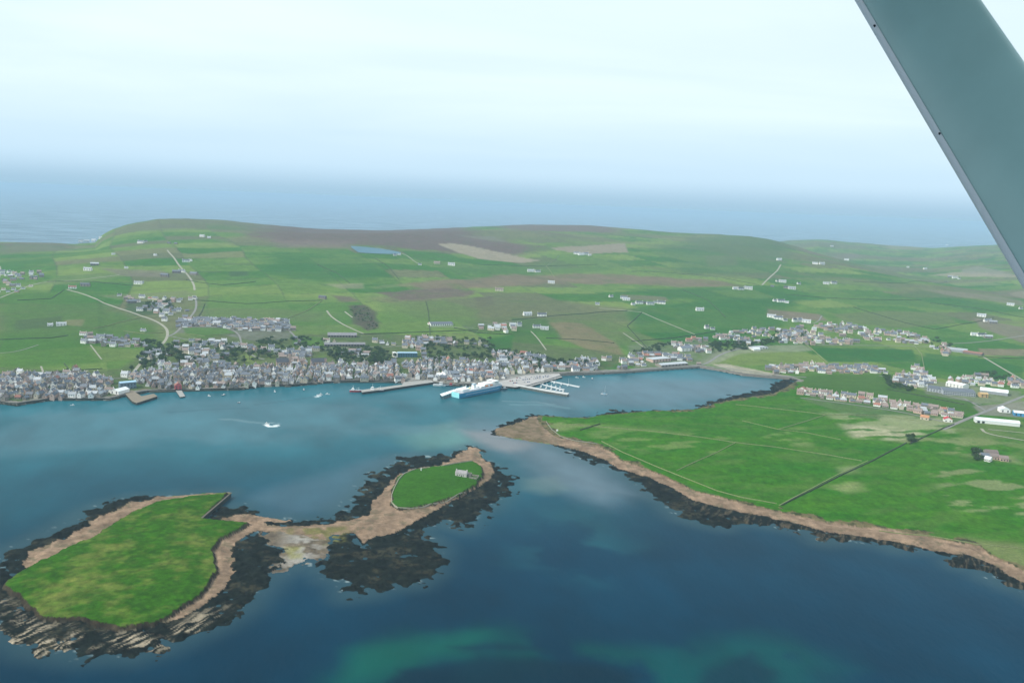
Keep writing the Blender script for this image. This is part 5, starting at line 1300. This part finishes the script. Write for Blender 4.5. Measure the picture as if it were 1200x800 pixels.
def boat(name, label, px, py, L, B, heading, hullm, cabm, kind='cabin', group=None, cat='boat', H=None):
    p = P0(px, py); root = empty(name, (p[0], p[1], 0), R(heading), label, cat, group); H = H or L*0.12
    h = MB(); hull_mesh(h, L, B, H, 0.5, 0.42, 10); h.build('hull', [hullm, deck_grey], root)
    if kind == 'sail':
        MB().box(L*0.02, 0, H, L*0.38, B*0.55, 0.6, 0, 0, 0.1).build('cabin', cabm, root)
        m = MB(); m.cyl((L*0.1,0,H), (L*0.1,0,H+L*1.25), 0.14, 0.08, 6); mm = m.build('mast', white_paint, root)
        MB().cyl((L*0.1,0,H+1.5), (-L*0.35,0,H+1.5), 0.09, 0.08, 6).build('boom', white_paint, mm)
    elif kind == 'cabin':
        c = MB(); c.box(L*0.12, 0, H, L*0.28, B*0.66, L*0.17, 0, 0, 0.12); cb = c.build('wheelhouse', cabm, root)
        MB().box(L*0.12, 0, H+L*0.09, L*0.27, B*0.63, L*0.05).build('window', glass, cb)
        MB().cyl((L*0.05,0,H+L*0.17), (L*0.05,0,H+L*0.36), 0.08, 0.05, 6).build('mast', white_paint, root)
    elif kind == 'ship':
        c = MB(); c.box(-L*0.24, 0, H, L*0.22, B*0.75, L*0.09); c.box(-L*0.24, 0, H+L*0.09, L*0.15, B*0.6, L*0.08); cb = c.build('wheelhouse', cabm, root)
        MB().box(-L*0.24, 0, H+L*0.125, L*0.152, B*0.61, L*0.025).build('window', glass, cb)
        MB().cyl((-L*0.22,0,H+L*0.17), (-L*0.22,0,H+L*0.38), 0.25, 0.12, 6).build('mast', white_paint, root)
        g = MB(); g.cyl((L*0.25,0,H), (L*0.25,0,H+L*0.25), 0.3, 0.15, 6); g.cyl((L*0.25,0,H+L*0.2), (L*0.02,0,H+L*0.1), 0.15, 0.12, 6); g.build('derrick', white_paint, root)
    return root
boat('tug', 'red and white tug moored at the outer end of the long pier', 417, 459, 22, 8, 5, red_paint, white_paint, 'ship', cat='tug', H=3.4)
boat('workboat', 'dark-hulled workboat moored along the near side of the long pier', 441, 459, 30, 8, 8, dark_paint, white_paint, 'ship', cat='boat', H=3.6)
boat('fishing_boat', 'white-hulled fishing boat with rounded stern left of the ferry', 515, 452, 24, 7, -6, white_paint, white_paint, 'cabin', cat='fishing boat', H=3.0)
boat('fishing_boat', 'dark blue fishing boat moored right behind the white fishing boat', 527, 452, 18, 6, 10, dark_paint, red_paint, 'cabin', cat='fishing boat')
boat('speedboat', 'small white speedboat turning tightly in a ring of foam', 313, 496.6, 8, 3, 160, white_paint, white_paint, 'cabin')
boat('motorboat', 'white motorboat under way with a short wake off the town front', 375, 463, 11, 3.8, 20, white_paint, white_paint, 'cabin')
boat('dinghy', 'tiny dark dinghy lying alone off the dense waterfront', 280, 472, 6, 2.3, 10, dark_paint, white_paint, 'cabin')
boat('dinghy', 'tiny white rowing skiff just off the left waterfront', 85, 475, 7, 2.2, 5, white_paint, white_paint, 'cabin')
boat('moored_yacht', 'lone yacht moored in the middle of the right bay', 708, 462, 12, 4.2, -20, white_paint, blue_hull, 'sail', cat='yacht')
boat('harbour_launch', 'dark launch tied up between ferry bow and ferry quay', 590, 456, 16, 5, 15, dark_paint, white_paint, 'cabin', cat='boat')
MY = [(636,450.6),(641,451.4),(646,452.4),(651,453.6),(656,454.8),(634,453.3),(640,454.8),(646,456),(652,457.2),(650,448.8),(658,450.3),(666,451.6),(656,457.9),(660,458.5)]
ys = []
for i, (px, py) in enumerate(MY):
    k = 'sail' if i % 3 != 1 else 'cabin'
    o = boat('berthed_yacht', None, px, py, random.uniform(8, 12), 3.4, 75+random.uniform(-6, 6), white_paint if i % 4 else blue_hull, white_paint, k, 'small boats berthed in the marina', 'yacht')
    ys.append((px, o, k, i % 4))
ords = ['first', 'second', 'third', 'fourth', 'fifth', 'sixth', 'seventh', 'eighth', 'ninth', 'tenth']
cnt = {}
for px, o, k, c4 in sorted(ys, key=lambda e: e[0]):
    key = ('blue-hulled' if c4 == 0 else 'white')+(' masted yacht' if k == 'sail' else ' cabin cruiser'); n = cnt.get(key, 0); cnt[key] = n+1
    o['label'] = f"{key} in the marina, {ords[n]} of its kind from the ferry quay"
MOOR = [(245,464,'white'),(262,463,'dark'),(322,459,'white'),(356,457,'dark'),(384,462,'white'),(684,442,'white'),(676,442.5,'white'),(694,444,'dark')]
for px, py, c_ in MOOR:
    b_ = boat('moored_boat', None, px, py, 8, 2.8, random.uniform(0, 180), white_paint if c_ == 'white' else dark_paint, white_paint, 'cabin', 'small boats moored off the waterfront')
    near_ = min(LM, key=lambda l: abs(l[1]-px)+abs(l[2]-py))
    b_['label'] = f"small {c_} moored boat, {'right' if px > near_[1] else 'left'} of the {near_[0]}, {abs(int(px-near_[1]))} metres off" if False else f"small {c_} moored boat lying {'right' if px > near_[1] else 'left'} of the {near_[0]}"

# ------------------------------------------------------------------ cars on the quay
CARC = [('white', pm('car_white', (0.75,0.75,0.74), 0.3)), ('silver', pm('car_silver', (0.45,0.46,0.48), 0.3)), ('red', pm('car_red', (0.45,0.03,0.03), 0.3)), ('blue', pm('car_blue', (0.04,0.10,0.30), 0.3)), ('black', pm('car_black', (0.02,0.02,0.025), 0.3))]
rubber = pm('rubber', (0.02,0.02,0.02))
def car_proto(m):
    root = empty('parked_car', (0,0,0))
    b = MB(); b.box(0,0,0.35,4.3,1.75,0.55); b.box(0.0,0,0.9,4.1,1.68,0.08,0,0,0.04); b.build('body', m, root)
    c = MB(); c.box(-0.2,0,0.98,2.4,1.55,0.55,0,0,0.22); cb = c.build('windows', glass, root)
    MB().box(-0.2,0,1.53,1.8,1.15,0.05).build('roof', m, root)
    wm = MB().cyl((0,-0.12,0),(0,0.12,0),0.33,0.33,10).mesh('wheel', rubber)
    for sx in (-1.35, 1.35):
        for sy in (-0.82, 0.82):
            o = bpy.data.objects.new('wheel', wm); COL.objects.link(o); o.parent = root; o.location = (sx, sy, 0.33)
    return root
cps = {}; labs = []
qpts = []
for row, (a, b) in enumerate((((598,446.5),(628,443.5)), ((600,449),(622,447.5)), ((606,443),(646,440)), ((630,443),(646,440.8)))):
    for k in range(13):
        t = k/12; qpts.append((a[0]+(b[0]-a[0])*t, a[1]+(b[1]-a[1])*t))
for px, py in qpts:
    if random.random() < 0.3: continue
    cn_, m = random.choice(CARC); p = P0(px, py, 4.0)
    if cn_ in cps: o = copy_tree(cps[cn_])
    else: o = cps[cn_] = car_proto(m)
    o.location = (p[0], p[1], 4.01); o.rotation_euler = (0,0,R(80+random.uniform(-5,5)))
    tag(o, None, 'car', 'cars parked on the ferry quay')
    labs.append((px, o, cn_))
cnt = {}
O2 = ['leftmost', 'second', 'third', 'fourth', 'fifth', 'sixth', 'seventh', 'eighth', 'ninth', 'tenth', 'eleventh', 'twelfth', 'thirteenth', 'fourteenth', 'fifteenth', 'sixteenth', 'seventeenth', 'eighteenth']
for px, o, c_ in sorted(labs, key=lambda e: e[0]):
    n = cnt.get(c_, 0); cnt[c_] = n+1
    o['label'] = f"{c_} parked car on the ferry quay, {O2[min(n,17)]} {c_} one from the ferry side"

# ------------------------------------------------------------------ trees
def tree_proto(seed, h, r, flat=0.75):
    rn = random.Random(seed); root = empty('tree', (0,0,0))
    t = MB(); t.cyl((0,0,-0.5),(0.1,0,h*0.5),0.28,0.16,7)
    for k in range(5):
        a = k*1.26+rn.random(); t.cyl((0.05,0,h*0.3+0.1*k),(math.cos(a)*r*0.55, math.sin(a)*r*0.55, h*0.62+rn.random()*0.8),0.12,0.04,5)
    t.build('trunk', bark, root)
    c = MB(); cl = []
    for k in range(14):
        a = rn.random()*6.28; rr = r*math.sqrt(rn.random())*0.8; cl.append((math.cos(a)*rr, math.sin(a)*rr, h*(0.45+0.45*rn.random()*(1-rr/r*0.5)), r*(0.25+0.25*rn.random())))
    for (x, y, z, q) in cl:
        for _ in range(26):
            v = Vector((rn.gauss(0,1), rn.gauss(0,1), rn.gauss(0,flat))).normalized()*q*rn.uniform(0.7,1.05)
            n = (v.normalized()+Vector((rn.uniform(-.6,.6), rn.uniform(-.6,.6), rn.uniform(-.2,.8)))).normalized()
            a = n.orthogonal().normalized(); b = n.cross(a); s = rn.uniform(0.22,0.5)
            ctr = Vector((x, y, z))+v
            c.add([ctr+a*s, ctr+b*s*0.8, ctr-a*s, ctr-b*s*0.8], [(0,1,2,3)])
    c.build('crown', leaf1, root); return root
TP = [tree_proto(1, 7, 3.2), tree_proto(2, 6, 3.6), tree_proto(3, 8.5, 3.4), tree_proto(4, 5, 3.8, 0.6)]
TN = ['rounded green', 'low spreading green', 'tall leafy green', 'broad bushy green']
TREES = []
def tzone(pts, n, smin=1.05, smax=1.9):
    n = int(n*2.6); poly = polyA(pts); x0, y0 = poly.min(0); x1, y1 = poly.max(0); k = 0; tr = 0
    while k < n and tr < n*30:
        tr += 1; x = random.uniform(x0, x1); y = random.uniform(y0, y1)
        if not inpoly(np.array([x]), np.array([y]), poly)[0]: continue
        if any((x-h[0])**2+(y-h[1])**2 < 49 for h in HOUSES): continue
        if any((x-b[0])**2+(y-b[1])**2 < (b[2]-3)**2 for b in BLOCKED): continue
        TREES.append((x, y, random.uniform(smin, smax))); k += 1
tzone([(150,436),(165,415),(200,400),(260,402),(300,410),(340,412),(300,426),(200,430)], 62)
tzone([(300,398),(345,396),(385,400),(385,412),(340,414),(300,408)], 22)
tzone([(380,408),(440,408),(468,420),(440,428),(390,424)], 48)
tzone([(470,395),(510,395),(575,398),(580,420),(500,424),(490,405)], 42)
tzone([(575,410),(615,414),(660,424),(700,424),(700,430),(640,432),(590,424)], 42)
tzone([(626,424),(637,424),(637,434),(626,434)], 8, 1.3, 1.8)
tzone([(735,415),(770,404),(800,402),(765,415)], 16)
tzone([(830,402),(870,402),(905,399),(900,407),(850,412),(832,412)], 44)
tzone([(900,392),(950,390),(945,398),(905,402)], 14)
tzone([(1036,441),(1048,445),(1068,456),(1080,458),(1060,459),(1038,452)], 14)
tzone([(172,356),(200,352),(205,362),(185,370),(168,364)], 14)
tzone([(160,400),(192,400),(185,410),(168,412)], 8)
tzone([(1060,395),(1110,400),(1125,412),(1110,414)], 8)
tzone([(1180,440),(1140,436),(1150,446),(1200,450)], 6)
tzone([(1140,532),(1150,530),(1152,538),(1142,540)], 4)
tzone([(1063,513),(1073,512),(1074,519),(1064,520)], 7, 0.9, 1.3)
tzone([(408,360),(428,358),(444,386),(430,388)], 26, 0.5, 0.8)
TREES.sort(key=lambda t: t[0]**2+t[1]**2); REST = TREES[290:]; TREES = TREES[:290]
ta = np.array([t[:2] for t in TREES]); tz = ground(ta[:,0], ta[:,1])
first = [True]*4; labs = []
for (x, y, s), z in zip(TREES, tz):
    k = random.randrange(4)
    if first[k]: o = TP[k]; first[k] = False
    else: o = copy_tree(TP[k])
    o.location = (x, y, float(z)); o.rotation_euler = (0,0,random.uniform(0,6.28)); o.scale = (s, s, s*random.uniform(0.85,1.15))
    tag(o, None, 'tree', 'garden trees among the town houses'); labs.append((o, TN[k]+' garden tree', x, y))
relabel(labs, 'tree'); print('TREES', len(TREES)); tick('trees')

vv = []; off_ = 0; nf = 0
cr_ = [np.array([v.co[:] for v in [c for c in t.children if c.name.startswith('crown')][0].data.vertices]) for t in TP]
ra = np.array([t[:2] for t in REST]); rz_ = ground(ra[:,0], ra[:,1])
for (x, y, s), z in zip(REST, rz_):
    v = cr_[random.randrange(4)]; a = random.uniform(0, 6.28); q = v.copy()
    q[:,0] = (v[:,0]*math.cos(a)-v[:,1]*math.sin(a))*s+x; q[:,1] = (v[:,0]*math.sin(a)+v[:,1]*math.cos(a))*s+y; q[:,2] = (v[:,2]-0.8)*s*0.9+z
    vv.append(q)
vv = np.concatenate(vv).astype(np.float32); nf = len(vv)//4
me = bpy.data.meshes.new('town_greenery'); me.vertices.add(len(vv)); me.vertices.foreach_set('co', vv.ravel())
me.loops.add(len(vv)); me.loops.foreach_set('vertex_index', np.arange(len(vv), dtype=np.int32))
me.polygons.add(nf); me.polygons.foreach_set('loop_start', np.arange(0, len(vv), 4, dtype=np.int32)); me.polygons.foreach_set('loop_total', np.full(nf, 4, np.int32))
me.update(calc_edges=True); me.materials.append(leaf1); go = bpy.data.objects.new('town_greenery', me); COL.objects.link(go)
tag(go, 'dense green trees and shrubs between the houses of the upper town', None, None, 'stuff'); print('REST', len(REST)); tick('rest')

# ------------------------------------------------------------------ wing strut of the aircraft
def strut():
    def cpt(px, py, depth):
        d = Vector([float(v) for v in ray(px, py)]); return CAM+d*depth
    A = cpt(1072, 0, 1.46); B = cpt(1275, 318, 1.18); ax = (B-A).normalized()
    view = ((A+B)/2-CAM).normalized(); chord = ax.cross(view).normalized()
    if chord.dot(_r) > 0: chord = -chord           # chord points to the leading edge (left in the picture)
    nor = ax.cross(chord).normalized()
    if nor.dot(view) > 0: nor = -nor               # nor points back at the viewer
    P = A-ax*0.9; Q = B+ax*0.55
    root = empty('wing_strut', P, 0, 'pale painted wing strut of the aircraft crossing the upper right corner', 'wing strut')
    W2 = 0.075; n = 40; vs = []; fs = []
    prof = []
    for i in range(n):
        t = 2*math.pi*i/n; u = math.cos(t); v = math.sin(t)
        th = 0.024*(abs(v)**0.8)*(1.0 if u > 0 else 1.0+0.1*u)*(1 if v > 0 else -1)
        prof.append((u*W2, th))
    rings = 8
    for k in range(rings+1):
        c = P.lerp(Q, k/rings)-P
        for u, v in prof: vs.append(c+chord*u+nor*v)
    for k in range(rings):
        for i in range(n):
            a = k*n+i; b = k*n+(i+1) % n; fs.append((a, b, b+n, a+n))
    fs += [tuple(range(n-1, -1, -1)), tuple(range(rings*n, (rings+1)*n))]
    m = pm('strut_paint', (0.38,0.56,0.54), 0.33, 0.07, 9.0, 0.5)
    s = MB().add(vs, fs).build('fairing', m, root)
    for p in s.data.polygons: p.use_smooth = len(p.vertices) == 4
    # paler strip along the leading edge
    lv = []; lf = []
    pr = [(W2*math.cos(t)+0.0012*math.cos(t), 0.024*abs(math.sin(t))**0.8*(1 if t > 0 else -1)+0.0010*math.sin(t)) for t in np.linspace(-0.55, 0.55, 9)]
    for k in range(rings+1):
        c = P.lerp(Q, k/rings)-P
        for u, v in pr: lv.append(c+chord*u+nor*v)
    for k in range(rings):
        for i in range(8): a = k*9+i; lf.append((a, a+1, a+10, a+9))
    tp = MB().add(lv, lf).build('leading_edge_strip', pm('pale_edge_strip', (0.80,0.78,0.80), 0.3, 0.02, 3, 0.5), root)
    for p in tp.data.polygons: p.use_smooth = True
    for (px, py, off) in ((1108, 158, 0.067), (1031, 32, 0.069)):
        d = Vector([float(v) for v in ray(px, py)]).normalized()
        # nearest point of the sight line to the strut axis
        w0 = CAM-A; b_ = d.dot(ax); dd = d.dot(w0); e = ax.dot(w0); q = (e-b_*dd)/(1-b_*b_)
        c = A+ax*q+chord*off+nor*0.0125
        MB().cyl(c-P-nor*0.004, c-P+nor*0.003, 0.0017, 0.0017, 10).build('drain_hole', dark_paint, root)
strut()

def wing():
    "the high wing above the viewer that keeps the strut in its shade"
    root = empty('aircraft_wing', (0.15, 1.1, CAM_H+1.22), 0, 'white high wing of the aircraft just above the strut', 'wing')
    ch, y0, y1 = 1.9, -2.6, 2.1; n = 24; vs = []; fs = []
    pts = []
    for i in range(n+1):
        t = i/n; xx = 0.5*(1-math.cos(math.pi*t)); th = 0.6*(0.2969*math.sqrt(xx)-0.126*xx-0.3516*xx**2+0.2843*xx**3-0.1036*xx**4)
        pts.append((xx, th))
    prof = [(a-0.45, b*1.1) for a, b in pts]+[(a-0.45, -b*0.5) for a, b in pts[-2:0:-1]]
    m = len(prof)
    for y in np.linspace(y0, y1, 6):
        for a, b in prof: vs.append((-a*ch, y, b*ch))
    for k in range(5):
        for i in range(m): fs.append((k*m+i, k*m+(i+1) % m, (k+1)*m+(i+1) % m, (k+1)*m+i))
    fs += [tuple(range(m-1, -1, -1)), tuple(range(5*m, 6*m))]
    MB().add(vs, fs).build('skin', white_paint, root)
    for y in (-1.2, 0.4, 1.6): MB().box(0.1, y, -0.20, 1.1, 0.02, 0.06).build('rib_strap', white_paint, root)
wing()
